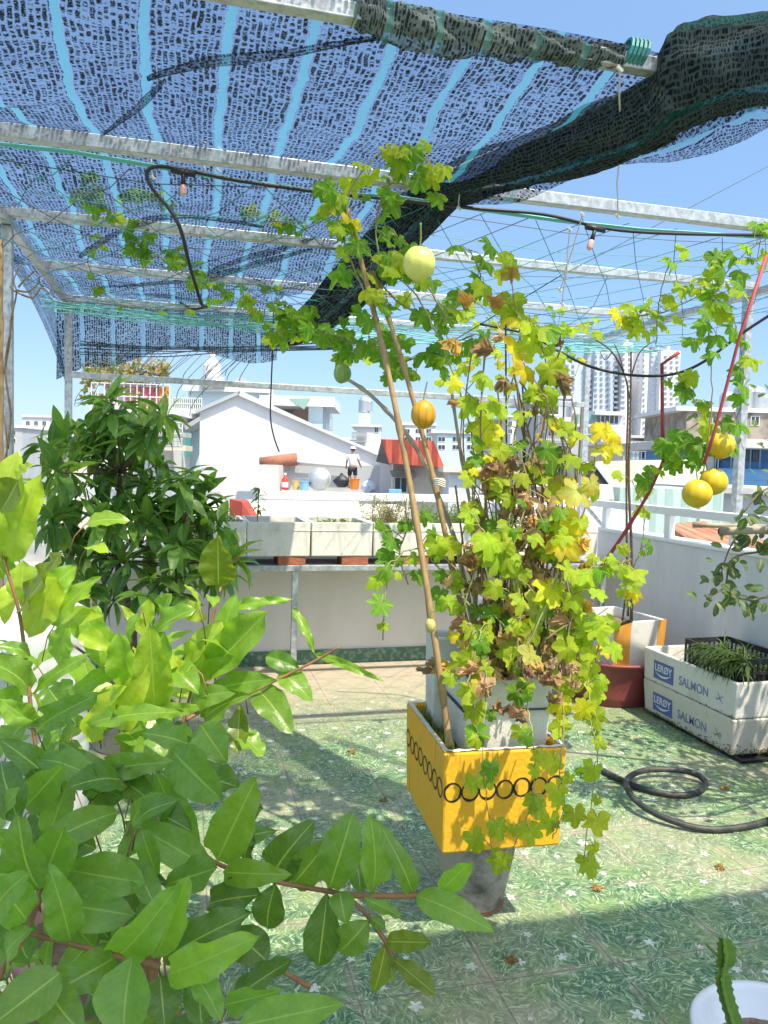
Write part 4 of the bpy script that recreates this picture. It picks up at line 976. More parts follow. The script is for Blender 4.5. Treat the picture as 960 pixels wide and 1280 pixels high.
shrub('broad_leaved_shrub', (-.22,1.98,.0), 'sunlit yellow green broad leaved shrub with orange brown twigs', UP, UPST,
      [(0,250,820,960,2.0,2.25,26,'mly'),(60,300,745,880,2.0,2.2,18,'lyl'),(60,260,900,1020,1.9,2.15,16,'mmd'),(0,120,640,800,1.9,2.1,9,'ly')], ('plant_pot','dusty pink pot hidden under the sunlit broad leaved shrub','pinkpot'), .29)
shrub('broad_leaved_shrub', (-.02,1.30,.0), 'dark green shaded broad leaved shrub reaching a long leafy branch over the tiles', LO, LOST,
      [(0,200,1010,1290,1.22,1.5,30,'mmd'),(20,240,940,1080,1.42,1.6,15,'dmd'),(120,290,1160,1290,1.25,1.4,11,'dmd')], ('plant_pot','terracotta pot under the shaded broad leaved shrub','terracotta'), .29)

# ================================================================== DARK NARROW-LEAVED TREE ON THE LEFT
tb = V((-.28, 4.15, 0))
tree = empty('narrow_leaved_tree', tb, label='dark green bushy young tree with whorls of narrow drooping leaves', cat='tree')
TIPS = [(135,500),(105,530),(160,530),(70,545),(190,540),(215,520),(60,590),(120,580),(160,590),(205,580),(240,600),(262,595),(280,640),(300,660),(255,660),(215,640),(170,650),(120,650),(75,640),(45,620),
        (60,690),(110,700),(165,705),(215,700),(262,700),(300,715),(90,740),(140,750),(190,745),(235,745),(150,620),(190,610),(100,610),(230,640),(50,650),(80,665),(200,670),(180,560),(130,545),(95,560),(275,620),(240,680),(320,700),(130,680),(60,720),(40,560),(150,515),(175,625)]
mb = MB(); st = MB()
forks = [dep(146,700,4.15), dep(120,640,4.1), dep(185,640,4.1), dep(150,590,4.1), dep(225,660,4.0), dep(85,650,4.1)]
trunk = [tb+V((0,0,.28)), tb+V((.02,0,.6)), forks[0]]
st.tube(smooth_path(trunk,5), [.026-.001*k for k in range(11)], 8)
for f in forks[1:]: st.tube(smooth_path([forks[0], forks[0].lerp(f,.5)+rndv(.03), f],4), .011, 6)
for (x, y) in TIPS:
    x = 150+(x-150)*.84
    D = 4.0+R.uniform(-.42,.38); tpn = dep(x, y, D)
    f = min(forks, key=lambda q: (q-tpn).length+ (0.5 if q.z > tpn.z+.05 else 0))
    st.tube(smooth_path([f, f.lerp(tpn,.5)+V((0,0,-.03))+rndv(.03), tpn],4), [.007-.0005*k for k in range(9)], 5)
    up = (tpn-f).normalized() if (tpn-f).length > .05 else V((0,0,1))
    for whorl in range(2):
        c = tpn-up*(.09*whorl)
        for k in range(11 if whorl == 0 else 9):
            a = 6.283*k/10+R.uniform(-.3,.3); e1 = up.orthogonal().normalized(); e2 = up.cross(e1)
            d = (e1*math.cos(a)+e2*math.sin(a)+up*R.uniform(-.1,.6)+V((0,0,R.uniform(-.55,.15)))).normalized()
            L = R.uniform(.12,.19)
            tone = R.random()
            col = vary(mixcol((.055,.145,.030),(.20,.34,.055), tone**1.2), .2, .08)
            if R.random() < .06: col = vary((.10,.19,.03))
            blade(mb, c+rndv(.02), c+d*L+rndv(.015), V((0,0,1))+rndv(.45), L*R.uniform(.30,.40), col, 2, 6, R.uniform(0,.08), R.uniform(.2,.5), .02, 'lance', R.uniform(-.3,.3), R.uniform(.05,.3))
for (x, y) in [(110,535),(170,548),(140,560)]:      # small pale buds
    pass
rel(tree, mb, 'foliage', M['leaf_mango'], smooth=True); rel(tree, st, 'branches', M['bark'], smooth=True)
p = empty('plant_pot', (tb.x,tb.y,0), label='grey pot at the foot of the dark narrow leaved tree', cat='pot')
mb = MB(); mb.lathe([(.16,0),(.17,.01),(.21,.28),(.225,.285),(.225,.32),(.205,.32),(.19,.28),(0,.28)], n=36); mb.build('pot_body', M['concrete'], p, smooth=True)
mb = MB(); mb.grid(lambda u, v: V((.19*u*math.cos(6.2832*v), .19*u*math.sin(6.2832*v), .285)), 4, 24); mb.build('soil', M['soil'], p)

# bamboo pole and dead vine at the left edge
mb = MB(); a, b = dep(1,300,2.6), dep(3,900,2.6); 
q = V((b.x,b.y,0)); mb.tube([q.lerp(a, k/30)+V((.002*math.sin(k*2),0,0)) for k in range(31)], [.0072+(.0014 if k%4==0 else 0) for k in range(31)], 8)
tag(mb.build('bamboo_pole', M['bamboo'], smooth=True), 'upright bamboo pole at the photo edge beside the pergola post', 'pole')
dv = empty('dead_vine', onY(24,360,4.1), label='dead brown twining vine stems around the pergola post beside the bamboo pole', cat='vine')
mb = MB()
for ln in ([(4,470),(8,430),(15,400),(24,370),(20,350),(26,330)],[(24,362),(32,352),(44,340)],[(24,370),(40,370),(55,362),(68,372)],[(8,560),(14,520),(6,470),(10,440),(18,395)],[(24,365),(34,368),(46,352),(50,345)],[(10,355),(20,362),(24,365)],[(2,600),(8,560),(5,520)]):
    ps = smooth_path([onY(x, y, 4.10)+rndv(.012) for x, y in ln], 5); mb.tube(ps, [.006-.003*k/len(ps) for k in range(len(ps))], 5)
rel(dv, mb, 'stems', M['drystem'], smooth=True)

# ================================================================== BAMBOO STAKES IN THE YELLOW BOX
def stake(pts, r, label, mat='bamboo'):
    ps = smooth_path([dep(*q) for q in pts], 8); n = len(ps); mb = MB()
    mb.tube(ps, [r*(1-.35*k/n)+(r*.28 if k%5==0 else 0) for k in range(n)], 8)
    return tag(mb.build('bamboo_stake', M[mat], smooth=True), label, 'stake', 'bamboo stakes in the yellow box')
stake([(562,932,2.30),(545,810,2.34),(515,620,2.40),(484,460,2.46),(455,340,2.5),(434,262,2.52)], .0115, 'thickest brown bamboo stake rising from the front corner of the yellow box')
stake([(610,870,2.44),(574,745,2.46),(540,590,2.5),(508,470,2.52),(480,380,2.55),(466,340,2.56)], .0105, 'second bamboo stake crossing behind the thickest one')
stake([(600,830,2.58),(575,700,2.6),(556,640,2.62),(520,560,2.66),(470,500,2.7),(428,470,2.74)], .0095, 'slanting bamboo stake ending near the small green melon', 'bambgrey')
stake([(618,850,2.62),(600,700,2.66),(575,560,2.72),(562,470,2.76)], .008, 'thin grey stake half hidden in the vine', 'bambgrey')
mb = MB(); c = dep(549,603,2.48)
for k in range(4): mb.tube([c+V((.018*math.cos(a), .02*math.sin(a), .006*k-.01+.004*math.sin(a*2))) for a in [q*.5236 for q in range(13)]], .003, 4, cap=False)
tag(mb.build('tie_string', M['string']), 'pale cord binding the bamboo stakes together', 'string')

# ================================================================== MELON VINE ON THE YELLOW BOX
LIME, GREEN, YEL, PALE, DRY = (.285,.37,.025), (.115,.245,.024), (.52,.47,.02), (.44,.45,.12), (.30,.19,.10)
TONE = {'g':[(GREEN,.8),(LIME,.2)], 'l':[(LIME,.80),(GREEN,.15),(YEL,.05)], 'y':[(YEL,.34),(LIME,.46),(PALE,.2)], 'm':[(GREEN,.28),(LIME,.62),(YEL,.10)]}
def pick(t):
    q = R.random()
    for c, p_ in TONE[t]:
        if q < p_: return vary(c, .16, .1)
        q -= p_
    return vary(LIME)
def vine_leaf(mb, pet, anchor, pos, r, col, face=None, droop=.6, edge=None):
    n = (face if face is not None else (SUN*.7 - cF*.55)) + rndv(.5)
    td = (V((0,0,-droop)) + (pos-anchor)*3 + rndv(.45))
    mid = anchor.lerp(pos,.55)+V((0,0,.012))
    pet.tube([anchor, mid, pos], .0016, 4, cap=False)
    lobed(mb, pos, td, n, r, col, R.uniform(.05,.55), R.uniform(.08,.24), edge=edge, crumple=.05)
def vine(root, stems, name_leaf='foliage', spread=.075):
    lf = MB(); st = MB(); pet = MB()
    for s_ in stems:
        ps = smooth_path([dep(*q) for q in s_['p']], 6); n = len(ps)
        r0 = s_.get('r', .0034)
        st.tube([p_+rndv(.003) for p_ in ps], [r0*(1-.4*k/n) for k in range(n)], 5)
        t0, t1 = s_.get('span', (0,1))
        for k in range(s_['n']):
            t = t0+(t1-t0)*((k+R.uniform(.1,.9))/s_['n']); i = min(n-2, int(t*(n-1))); a = ps[i].lerp(ps[i+1], t*(n-1)-i)
            sp_ = s_.get('spread', spread); 
            d = rndv(1)+V((0,0,s_.get('up',.05)))-cF*.35
            pos = a+d.normalized()*R.uniform(.3,1.0)*sp_
            r = R.uniform(*s_.get('size', (.040,.062)))*.90*(1 if R.random() < .75 else .62)
            c = pick(s_.get('tone','m')); ed = None
            if c[0] > .36 and R.random() < .4: ed = vary((.46,.33,.05))
            vine_leaf(lf, pet, a, pos, r, c, s_.get('face'), s_.get('droop',.6), ed)
    rel(root, lf, name_leaf, M['leaf_melon'], smooth=True); st.add(pet.v, pet.f, pet.uv); rel(root, st, 'stems', M['vinestem'], smooth=True)
VB = V((YB.x+.06, YB.y+.02, .82))
mv = empty('melon_vine', VB, label='tall yellowing melon vine full of withered leaves climbing from the yellow box', cat='vine')
fc = SUN*.5-cF*.9
vine(mv, [
 dict(p=[(600,850,2.44),(590,700,2.46),(592,560,2.5),(560,450,2.52),(520,370,2.52),(474,330,2.5),(436,285,2.5),(440,235,2.52),(478,190,2.54),(525,188,2.54),(542,215,2.54)], n=28, tone='l', span=(.42,1), size=(.036,.058)),
 dict(p=[(480,345,2.54),(470,280,2.56),(490,230,2.58),(530,235,2.58),(548,205,2.6)], n=16, tone='g', size=(.034,.052)),
 dict(p=[(470,400,2.5),(440,330,2.5),(425,280,2.5),(420,250,2.5)], n=16, tone='g', size=(.038,.058)),
 dict(p=[(560,400,2.5),(530,350,2.55),(500,310,2.56),(470,260,2.58)], n=13, tone='g', size=(.036,.056)),
 dict(p=[(470,350,2.56),(510,385,2.6),(560,390,2.62),(600,350,2.62),(585,310,2.62)], n=17, tone='g', size=(.04,.062), spread=.1),
 dict(p=[(460,420,2.62),(500,450,2.64),(540,440,2.66),(590,420,2.66)], n=19, tone='g', size=(.04,.06), spread=.1),
 dict(p=[(380,410,2.9),(420,420,2.8),(460,435,2.75),(500,455,2.7)], n=16, tone='g', size=(.04,.058)),
 dict(p=[(590,850,2.46),(600,700,2.46),(615,560,2.48),(640,480,2.5),(650,420,2.52),(642,370,2.52),(640,335,2.52)], n=15, tone='y', span=(.15,1), size=(.05,.078), spread=.05),
 dict(p=[(660,840,2.46),(680,700,2.44),(690,600,2.44),(690,500,2.46),(680,440,2.48),(662,395,2.5)], n=19, tone='m', span=(.05,1), size=(.05,.078), spread=.06),
 dict(p=[(640,800,2.36),(640,690,2.36),(636,600,2.38),(610,520,2.42),(575,480,2.46)], n=20, tone='m', size=(.044,.072), spread=.08),
 dict(p=[(640,830,2.34),(650,760,2.32),(640,690,2.32),(660,620,2.34),(650,560,2.36)], n=26, tone='m', size=(.026,.046), spread=.13),
 dict(p=[(700,830,2.36),(715,760,2.34),(700,690,2.34),(705,620,2.36)], n=18, tone='l', size=(.026,.046), spread=.10),
 dict(p=[(590,840,2.40),(580,760,2.40),(600,690,2.40),(590,620,2.42),(600,560,2.44)], n=22, tone='m', size=(.024,.042), spread=.09),
 dict(p=[(640,560,2.44),(660,500,2.46),(700,540,2.44),(730,600,2.42)], n=16, tone='m', size=(.03,.05), spread=.09),
 dict(p=[(580,720,2.42),(545,692,2.4),(505,690,2.38),(482,735,2.36),(480,800,2.34)], n=8, tone='m', size=(.036,.055), spread=.05),
 dict(p=[(590,760,2.4),(540,700,2.42),(515,660,2.45),(500,690,2.45),(510,730,2.45)], n=16, tone='g', size=(.03,.052)),
 dict(p=[(700,760,2.4),(735,715,2.38),(765,705,2.36),(790,700,2.36)], n=16, tone='l', size=(.036,.055)),
 dict(p=[(680,800,2.36),(735,770,2.34),(750,800,2.32),(735,850,2.3)], n=16, tone='l', size=(.04,.06)),
 dict(p=[(640,840,2.3),(690,740,2.32),(700,680,2.34),(730,640,2.36),(745,560,2.4),(735,545,2.4)], n=15, tone='y', size=(.05,.08)),
 dict(p=[(610,845,2.24),(606,890,2.16),(603,950,2.11),(610,1010,2.10),(616,1088,2.09)], n=11, tone='l', size=(.032,.048), face=fc, droop=1.0, spread=.045, r=.0022),
 dict(p=[(650,850,2.22),(662,900,2.14),(668,950,2.08),(662,1010,2.07),(640,1062,2.06)], n=12, tone='l', size=(.032,.048), face=fc, droop=1.0, spread=.05, r=.0022),
 dict(p=[(700,850,2.26),(705,900,2.18),(700,960,2.13),(706,1010,2.13),(690,1050,2.12)], n=11, tone='l', size=(.032,.048), face=fc, droop=1.0, spread=.04, r=.0022),
 dict(p=[(735,850,2.26),(738,900,2.22),(748,940,2.2),(740,1000,2.18),(728,1080,2.18)], n=12, tone='l', size=(.030,.052), face=fc, droop=1.0, spread=.06, r=.0022),
 dict(p=[(572,850,2.3),(588,800,2.28),(600,790,2.26),(590,830,2.24),(578,880,2.2)], n=12, tone='l', size=(.036,.052), face=fc, spread=.05),
 dict(p=[(640,700,2.3),(620,680,2.28),(600,660,2.28)], n=9, tone='l', size=(.04,.058), face=fc, spread=.07),
])
# withered leaves and dead stems in the core
dl = MB()
for k in range(175):
    t = R.random()**.8; y = 560+285*t if k % 12 else R.uniform(420,600); cx = 640+10*math.sin(y*.02); wd = 42+42*t
    x = cx+R.gauss(0,.55)*wd; D = 2.45+R.uniform(-.14,.14)
    if k % 11 == 0: x, y, D = R.uniform(585,720), R.uniform(830,900), R.uniform(2.12,2.25)
    c = vary(R.choice([(.40,.27,.15),(.30,.19,.11),(.50,.36,.21),(.50,.36,.12)]), .25, .1)
    lobed(dl, dep(x,y,D), V((0,0,-1))+rndv(.5), -cF*.6+rndv(1), R.uniform(.016,.030), c, R.uniform(.8,1.9), .4, crumple=.5)
for (x, y) in ((578,382),(618,372),(566,420),(642,345),(700,640),(735,672),(725,760),(610,790)):
    for q in range(2 if y > 400 else 1): lobed(dl, dep(x+R.uniform(-9,9),y+R.uniform(-9,9),2.44), V((0,0,-1))+rndv(.4), -cF+rndv(.9), R.uniform(.022,.036), vary((.52,.35,.10),.25), 1.0, .3, crumple=.4)
rel(mv, dl, 'withered_leaves', M['leaf_dry'], smooth=False)
ds = MB()
for k in range(46):
    x0 = R.uniform(590,715); ps = [dep(x0+R.uniform(-14,14)+30*(j/7)*math.sin(k*1.7), 850-R.uniform(50,62)*j, 2.46+R.uniform(-.09,.09)) for j in range(R.randint(4,8))]
    ds.tube(smooth_path(ps,4), R.uniform(.0018,.0036), 4)
for k in range(40):     # tangled runners
    x0, y0 = R.uniform(590,715), R.uniform(600,840); ps = [dep(x0,y0,2.4)]
    for j in range(4): ps.append(ps[-1]+rndv(.05))
    ds.tube(smooth_path(ps,4), .0014, 3)
rel(mv, ds, 'dead_stems', M['drystem'])
for (x0,y0,x1,y1,lab) in ((629,850,632,400,'thin dark string up the middle of the withered vine'),(690,850,706,460,'thin dark string on the outer side of the withered vine'),(655,640,650,420,'dark cord behind the biggest yellow leaves')):
    mb = MB(); mb.tube([dep(x0,y0,2.5), dep((x0+x1)/2+3,(y0+y1)/2,2.5), dep(x1,y1,2.55)], .0032, 4); tag(mb.build('climbing_string', M['darkstring']), lab, 'string')

# melons
def melon(x, y, D, r, mat, label, sq=1.0, stalk=.06, grp=None):
    c = dep(x, y, D); root = empty('melon', c, R.uniform(0,6), label, 'melon', grp)
    mb = MB(); pr = []
    n = 26
    for k in range(n+1):
        a = math.pi*k/n; pr.append((max(.0005 if k in (0,n) else 0, r*max(0,math.sin(a))**.96), -r*sq*math.cos(a)-(-.06*r*math.exp(-((a-math.pi)/.25)**2)*-1)))
    vs = []; nn = 44; fs = []
    for (q, z) in pr:
        for k in range(nn):
            t = 2*math.pi*k/nn; rr = q*(1+.012*math.cos(10*t)*(q/r)+.05*mnoise.noise(V((math.cos(t)*.8+x, math.sin(t)*.8, z/r*.8)))); vs.append((rr*math.cos(t), rr*math.sin(t), z*(1+.04*math.cos(t+x))))
    for i in range(n):
        for k in range(nn): fs.append((i*nn+k, i*nn+(k+1)%nn, (i+1)*nn+(k+1)%nn, (i+1)*nn+k))
    mb.add(vs, fs); mb.build('fruit', mat, root, smooth=True)
    mb = MB(); mb.tube(smooth_path([(0,0,r*sq*.93),(.004,.002,r*sq+.02),(.012,.0,r*sq+stalk)],4), .0028, 6)
    for k in range(5):
        a = k*1.257; blade(mb, V((0,0,r*sq*1.0)), V((math.cos(a)*r*.42, math.sin(a)*r*.42, r*sq*.9)), V((0,0,1)), r*.3, None, 2, 3, .1, 0, 0, 'lance')
    mb.hasc = False
    mb.build('stalk', M['greenstem'], root, smooth=True)
mA = melonmat('pale_yellow_melon', (.70,.68,.17), (.62,.63,.15), (.52,.58,.12), .25)
mB = melonmat('green_melon', (.20,.33,.07), (.26,.38,.10), (.13,.26,.05), .5)
mC = melonmat('orange_striped_melon', (.66,.34,.012), (.60,.28,.012), (.30,.22,.015), .75)
mD = melonmat('golden_melon', (.68,.52,.018), (.66,.42,.015), (.46,.42,.03), .30)
mE = melonmat('cream_bud', (.55,.46,.16), (.50,.42,.14), (.40,.40,.12), .4)
melon(524,329,2.16,.0455,mA,'pale yellow round melon hanging high in the vine under the net roll',1.04)
melon(428,467,2.74,.031,mB,'small green unripe melon hanging from the slanting stake',1.12)
melon(529,518,2.40,.0385,mC,'orange yellow striped melon between the bamboo stakes',1.15)
melon(538,782,2.28,.0155,mE,'tiny cream melon bud against the thickest bamboo stake',1.4,.02)
melon(901,557,3.50,.063,mD,'golden melon hung against the red strap and pergola post',.95)
melon(871,617,3.40,.064,mD,'lower golden melon in front of its pair',.97)
melon(892,602,3.50,.062,mD,'golden melon half hidden behind the lower one',.97)

# ================================================================== VINE AND STICKS IN THE TAPED BOX
SB = V((2.62,4.48,.49))
dt = empty('bare_sapling', SB, label='thin leafless brown sapling with forked top in the taped foam box', cat='tree')
mb = MB()
for ln, r in (([(789,778,4.72),(790,700,4.7),(786,600,4.68),(788,520,4.66),(789,440,4.64)],.011),([(778,776,4.7),(783,740,4.68),(788,720,4.68)],.007),([(785,770,4.75),(783,600,4.72),(785,500,4.7),(781,470,4.68),(765,440,4.66),(745,425,4.6)],.008),
              ([(788,500,4.68),(776,450,4.66),(768,430,4.64)],.005),([(789,470,4.66),(800,440,4.62),(820,425,4.6)],.005),([(765,440,4.66),(757,450,4.66),(750,440,4.6)],.004)):
    ps = smooth_path([dep(*q) for q in ln], 5); mb.tube(ps, [r*(1-.45*k/len(ps)) for k in range(len(ps))], 6)
mb.tube([SB+V((.02,-.03,-.03)), dep(789,776,4.7)], .011, 6)
rel(dt, mb, 'trunk', M['bark'], smooth=True)
mb = MB(); c = dep(786,745,4.66)
for k in range(3): mb.tube([c+V((.02*math.cos(a), .02*math.sin(a), .006*k)) for a in [q*.5236 for q in range(13)]], .004, 4, cap=False)
mb.tube([c+V((.02,0,.0)), c+V((.06,-.01,-.03))], .004, 4)
tag(mb.build('tie_string', M['pinkbulb']), 'pink ribbon tied around the bare sapling', 'string')
rs = [((727,740,4.2),(770,682,4.1),(804,628,4.0),(829,578,3.9),'red strap rising from the bowl to the hanging melons'),((829,578,3.9),(828,520,3.88),(827,455,3.86),(849,441,3.8),'upright red strap with a bent top before the tower'),((958,320,3.3),(925,420,3.36),(893,540,3.42),(880,580,3.44),'long straight red strap slanting up past the golden melons')]
for a, b, c, d, lab in rs:
    mb = MB(); ps = [dep(*q) for q in (a,b,c,d)]; ps = ps if 'bent' in lab or 'straight' in lab else smooth_path(ps,5)
    mb.tube(ps, .0095 if 'straight' not in lab else .008, 6, jit=.25); tag(mb.build('red_strap', M['red'], smooth=True), lab, 'strap', 'red straps holding the right vine')
VB2 = V((2.66,4.40,.49))
rv = empty('melon_vine', VB2, label='green melon vine with golden fruit trained on red straps and cords', cat='vine')
vine(rv, [
 dict(p=[(784,770,4.5),(786,720,4.4),(800,690,4.3),(805,640,4.2),(790,600,4.2)], n=13, tone='l', size=(.05,.08), spread=.10),
 dict(p=[(830,570,3.9),(850,545,3.8),(880,520,3.6),(860,490,3.6),(845,460,3.6)], n=18, tone='g', size=(.05,.078), spread=.09),
 dict(p=[(885,600,3.55),(875,560,3.6),(840,570,3.7),(810,600,3.8)], n=14, tone='g', size=(.05,.075), spread=.09),
 dict(p=[(880,590,3.5),(890,500,3.5),(886,430,3.5),(888,380,3.5),(905,345,3.5),(940,310,3.5),(975,290,3.5)], n=30, tone='g', span=(.3,1), size=(.046,.07), spread=.12),
 dict(p=[(900,560,3.5),(925,510,3.5),(928,450,3.5),(918,400,3.5)], n=14, tone='g', size=(.046,.07), spread=.07),
 dict(p=[(820,430,3.7),(825,370,3.6),(840,330,3.5),(880,325,3.5),(960,300,3.4)], n=9, tone='l', size=(.04,.06), spread=.08, r=.003),
 dict(p=[(770,400,3.9),(800,395,3.8),(830,390,3.7),(870,372,3.6),(900,362,3.5)], n=26, tone='l', size=(.045,.07), spread=.10),
], spread=.1)

# vines lying on the trellis
def tv(label, stems):
    a = stems[0]['p'][0]; root = empty('trellis_vine', dep(*a), label=label, cat='vine'); vine(root, stems, spread=.1)
tv('leafy vine strand lying on the trellis below the striped net', [
 dict(p=[(100,235,3.6),(130,260,3.7),(170,300,3.8),(205,325,3.9),(250,350,4.2),(300,375,4.4),(360,380,4.5)], n=54, tone='g', size=(.04,.065), spread=.11),
 dict(p=[(150,245,3.6),(190,250,3.7),(215,262,3.75)], n=10, tone='g', size=(.04,.06), spread=.07),
 dict(p=[(310,262,3.9),(345,275,3.9),(385,290,3.9)], n=12, tone='g', size=(.035,.05), spread=.06),
 dict(p=[(130,300,3.9),(110,330,4.0),(150,380,4.3),(250,385,4.6)], n=8, tone='g', size=(.03,.045), spread=.06)])
tv('dense green trellis vine at the tip of the dark net roll', [
 dict(p=[(340,420,4.8),(370,405,4.6),(410,415,4.5),(450,440,4.4)], n=34, tone='g', size=(.05,.08), spread=.13),
 dict(p=[(360,385,4.7),(420,430,4.6),(500,425,4.5)], n=22, tone='g', size=(.05,.08), spread=.12)])
tv('sparse yellow green vine far out on the trellis', [
 dict(p=[(560,385,4.8),(620,395,4.9),(690,405,5.0),(740,410,5.0)], n=26, tone='l', size=(.045,.07), spread=.14),
 dict(p=[(540,460,5.2),(600,450,5.2),(680,440,5.2),(720,470,5.2)], n=26, tone='m', size=(.045,.07), spread=.16)])

# ================================================================== SMALL-LEAVED SHRUB AT THE RIGHT EDGE
sb = V((2.98,2.42,0))
ss = empty('small_leaved_shrub', sb, label='grey green shrub with small oval leaves drooping before the long parapet', cat='shrub')
mb = MB(); st = MB()
brs = [[(1080,700,3.1),(1010,690,3.1),(950,690,3.1),(915,700,3.15),(905,735,3.15),(880,745,3.15)],[(1080,720,3.0),(1000,735,3.0),(940,750,3.05),(915,742,3.05)],[(1080,650,3.1),(1000,655,3.1),(940,660,3.1),(915,680,3.1),(900,720,3.12)],
       [(1090,620,3.0),(1020,600,3.0),(960,610,3.0),(930,640,3.0)],[(1090,680,2.9),(1030,640,2.9),(970,650,2.95)],[(1085,760,2.9),(1020,770,2.9),(960,735,2.95)]]
top = sb+V((.0,.0,1.1))
for ln in brs:
    ps = smooth_path([dep(*q) for q in ln], 6); st.tube([top]+ps, [.008]+[.006*(1-.7*k/len(ps))+.0008 for k in range(len(ps))], 5)
    for k, p_ in enumerate(ps[2:]):
        for _ in range(2):
            d = (rndv(1)+V((0,0,-.35))).normalized(); L = R.uniform(.035,.065)
            b = p_+d*R.uniform(.0,.06); blade(mb, b, b+(d+rndv(.4)).normalized()*L, -cF+SUN*.5+rndv(.6), L*.55, vary(mixcol((.05,.10,.04),(.13,.17,.06),R.random()),.2), 2, 4, .05, .15, .02, 'round')
for k in range(150):     # the part outside the frame that shades the tiles
    c = sb+V((R.gauss(.1,.3), R.gauss(.1,.3), R.uniform(.9,1.9))); d = rndv(1)
    for q in range(7):
        b = c+rndv(.08); L = R.uniform(.04,.06); blade(mb, b, b+rndv(1).normalized()*L, V((0,0,1))+rndv(.6), L*.55, vary((.10,.15,.06),.2), 2, 4, .05, .15, .02, 'round')
    if k % 3 == 0: st.tube([top, top.lerp(c,.5)+rndv(.05), c], .003, 4)
st.tube(smooth_path([sb+V((0,0,.3)), sb+V((.02,.01,.7)), top],5), .014, 7)
rel(ss, mb, 'foliage', M['leaf_small'], smooth=True); rel(ss, st, 'branches', M['drystem'], smooth=True)
p = empty('plant_pot', (sb.x,sb.y,0), label='terracotta pot of the small leaved shrub beyond the photo edge', cat='pot')
mb = MB(); mb.lathe([(.14,0),(.15,.01),(.20,.28),(.215,.285),(.215,.32),(.195,.32),(.18,.28),(0,.28)], n=36); mb.build('pot_body', M['terracotta'], p, smooth=True)
def pole(a, b, r, lab):
    p_, q = dep(*a), dep(*b); mb = MB(); mb.tube([p_.lerp(q,k/16) for k in range(17)], [r+(.003 if k%4==0 else 0) for k in range(17)], 10, cap=True)
    tag(mb.build('bamboo_pole', M['bambgrey'], smooth=True), lab, 'pole', 'bamboo poles over the long parapet')
pole((866,656,3.5),(1150,664,3.3),.011,'thin upper bamboo pole lying across above the long parapet')
pole((899,664,3.1),(1150,655,2.9),.017,'thick lower bamboo pole with a dark hollow end')
mb = MB(); a, b = dep(899,664,3.099), dep(903,664,3.099); mb.tube([a-(b-a)*.1, a+(b-a)*.1], .0125, 10); mb.build('dark_end_disc', M['black'], None)  # black disc painted for the shade inside the hollow end
o = bpy.data.objects['dark_end_disc']; o.parent = [q for q in COL.objects if q.name.startswith('bamboo_pole') and 'thick lower' in q['label']][0]

# strappy plants in the crate
sp = empty('strappy_plant', V((3.03,3.62,.44)), label='clump of dark green strappy plants overflowing the black crate', cat='plant')
mb = MB()
for k in range(40):
    c = V((3.03+R.uniform(-.12,.12), 3.66+R.uniform(-.24,.22), .43+R.uniform(-.04,.03)))
    for q in range(8):
        d = V((R.uniform(-1,.7), R.uniform(-1,.9), R.uniform(.1,.9))).normalized(); L = R.uniform(.08,.15)
        blade(mb, c, c+d*L, V((0,0,1))+rndv(.3), R.uniform(.011,.017), vary(mixcol((.05,.10,.03),(.15,.22,.07),R.random()**1.4),.2), 2, 5, R.uniform(.05,.2), .3, .01, 'grass', 0, R.uniform(.1,.6))
for k in range(26):
    c = V((2.885, 3.66+R.uniform(-.28,.15), .50))
    for q in range(9):
        d = V((-1+R.uniform(-.2,.6), R.uniform(-.8,.5), R.uniform(-.5,.7))).normalized(); L = R.uniform(.10,.18)
        blade(mb, c, c+d*L, V((0,0,1))+rndv(.3), R.uniform(.009,.013), vary((.06,.11,.035),.3), 2, 5, R.uniform(.05,.2), .3, .01, 'grass', 0, R.uniform(.2,.6))
rel(sp, mb, 'foliage', M['grass'], smooth=True)

# ================================================================== PLANTS IN THE FOAM PLANTERS
def pl_plant(k, name, label, fn):
    b = PLANTERS[k].location+V((0,0,.15)); root = empty(name, b, label=label, cat='plant'); lf = MB(); st = MB(); fn(b, lf, st)
    if lf.v: rel(root, lf, 'foliage', M['grass'], smooth=True)
    if st.v: rel(root, st, 'stems', M['greenstem'])
def sapling(b, lf, st):
    b = b+V((-.13,-.05,0)); t = b+V((.01,0,.30)); st.tube([b, b+V((.008,0,.15)), t], .004, 5)
    for k in range(24):
        z = R.uniform(.14,.31); a = R.uniform(0,6.28); p_ = b+V((.01,0,z)); d = V((math.cos(a), math.sin(a), R.uniform(-.5,.5)))
        blade(lf, p_, p_+d.normalized()*R.uniform(.05,.09), V((0,0,1))+rndv(.4), .02, vary((.09,.19,.03)), 2, 4, .05, .2, .02, 'lance', 0, .3)
    for k in range(26):
        p_ = b+V((R.uniform(-.03,.13), R.uniform(-.2,.1), 0)); blade(lf, p_, p_+V((R.uniform(-.04,.04),R.uniform(-.04,.04),R.uniform(.02,.07))), rndv(1), .012, vary((.11,.2,.04)), 1, 3, .1, 0, 0, 'lance')
def weeds(n, hh, col, wd=.006, sp=(.16,.24), prof='grass'):
    def f(b, lf, st):
        for k in range(n):
            p_ = b+V((R.uniform(-sp[0],sp[0]), R.uniform(-sp[1],sp[1]), 0)); h = R.uniform(.4,1)*hh; lean = V((R.uniform(-.4,.4), R.uniform(-.4,.4), 1))*h
            q = p_+lean; st.tube([p_, p_+lean*.5+rndv(.01), q], .0016, 3, cap=False)
            for j in range(9):
                c = p_.lerp(q, R.uniform(.15,1)); d = V((R.uniform(-1,1),R.uniform(-1,1),R.uniform(-.2,.8))).normalized()
                blade(lf, c, c+d*R.uniform(.02,.06), rndv(1), wd*R.uniform(.8,1.6), vary(col,.3,.15), 1, 3, .1, 0, 0, prof)
    return f
pl_plant(1,'green_sapling','slim green sapling in the foam planter before the white gable house',sapling)
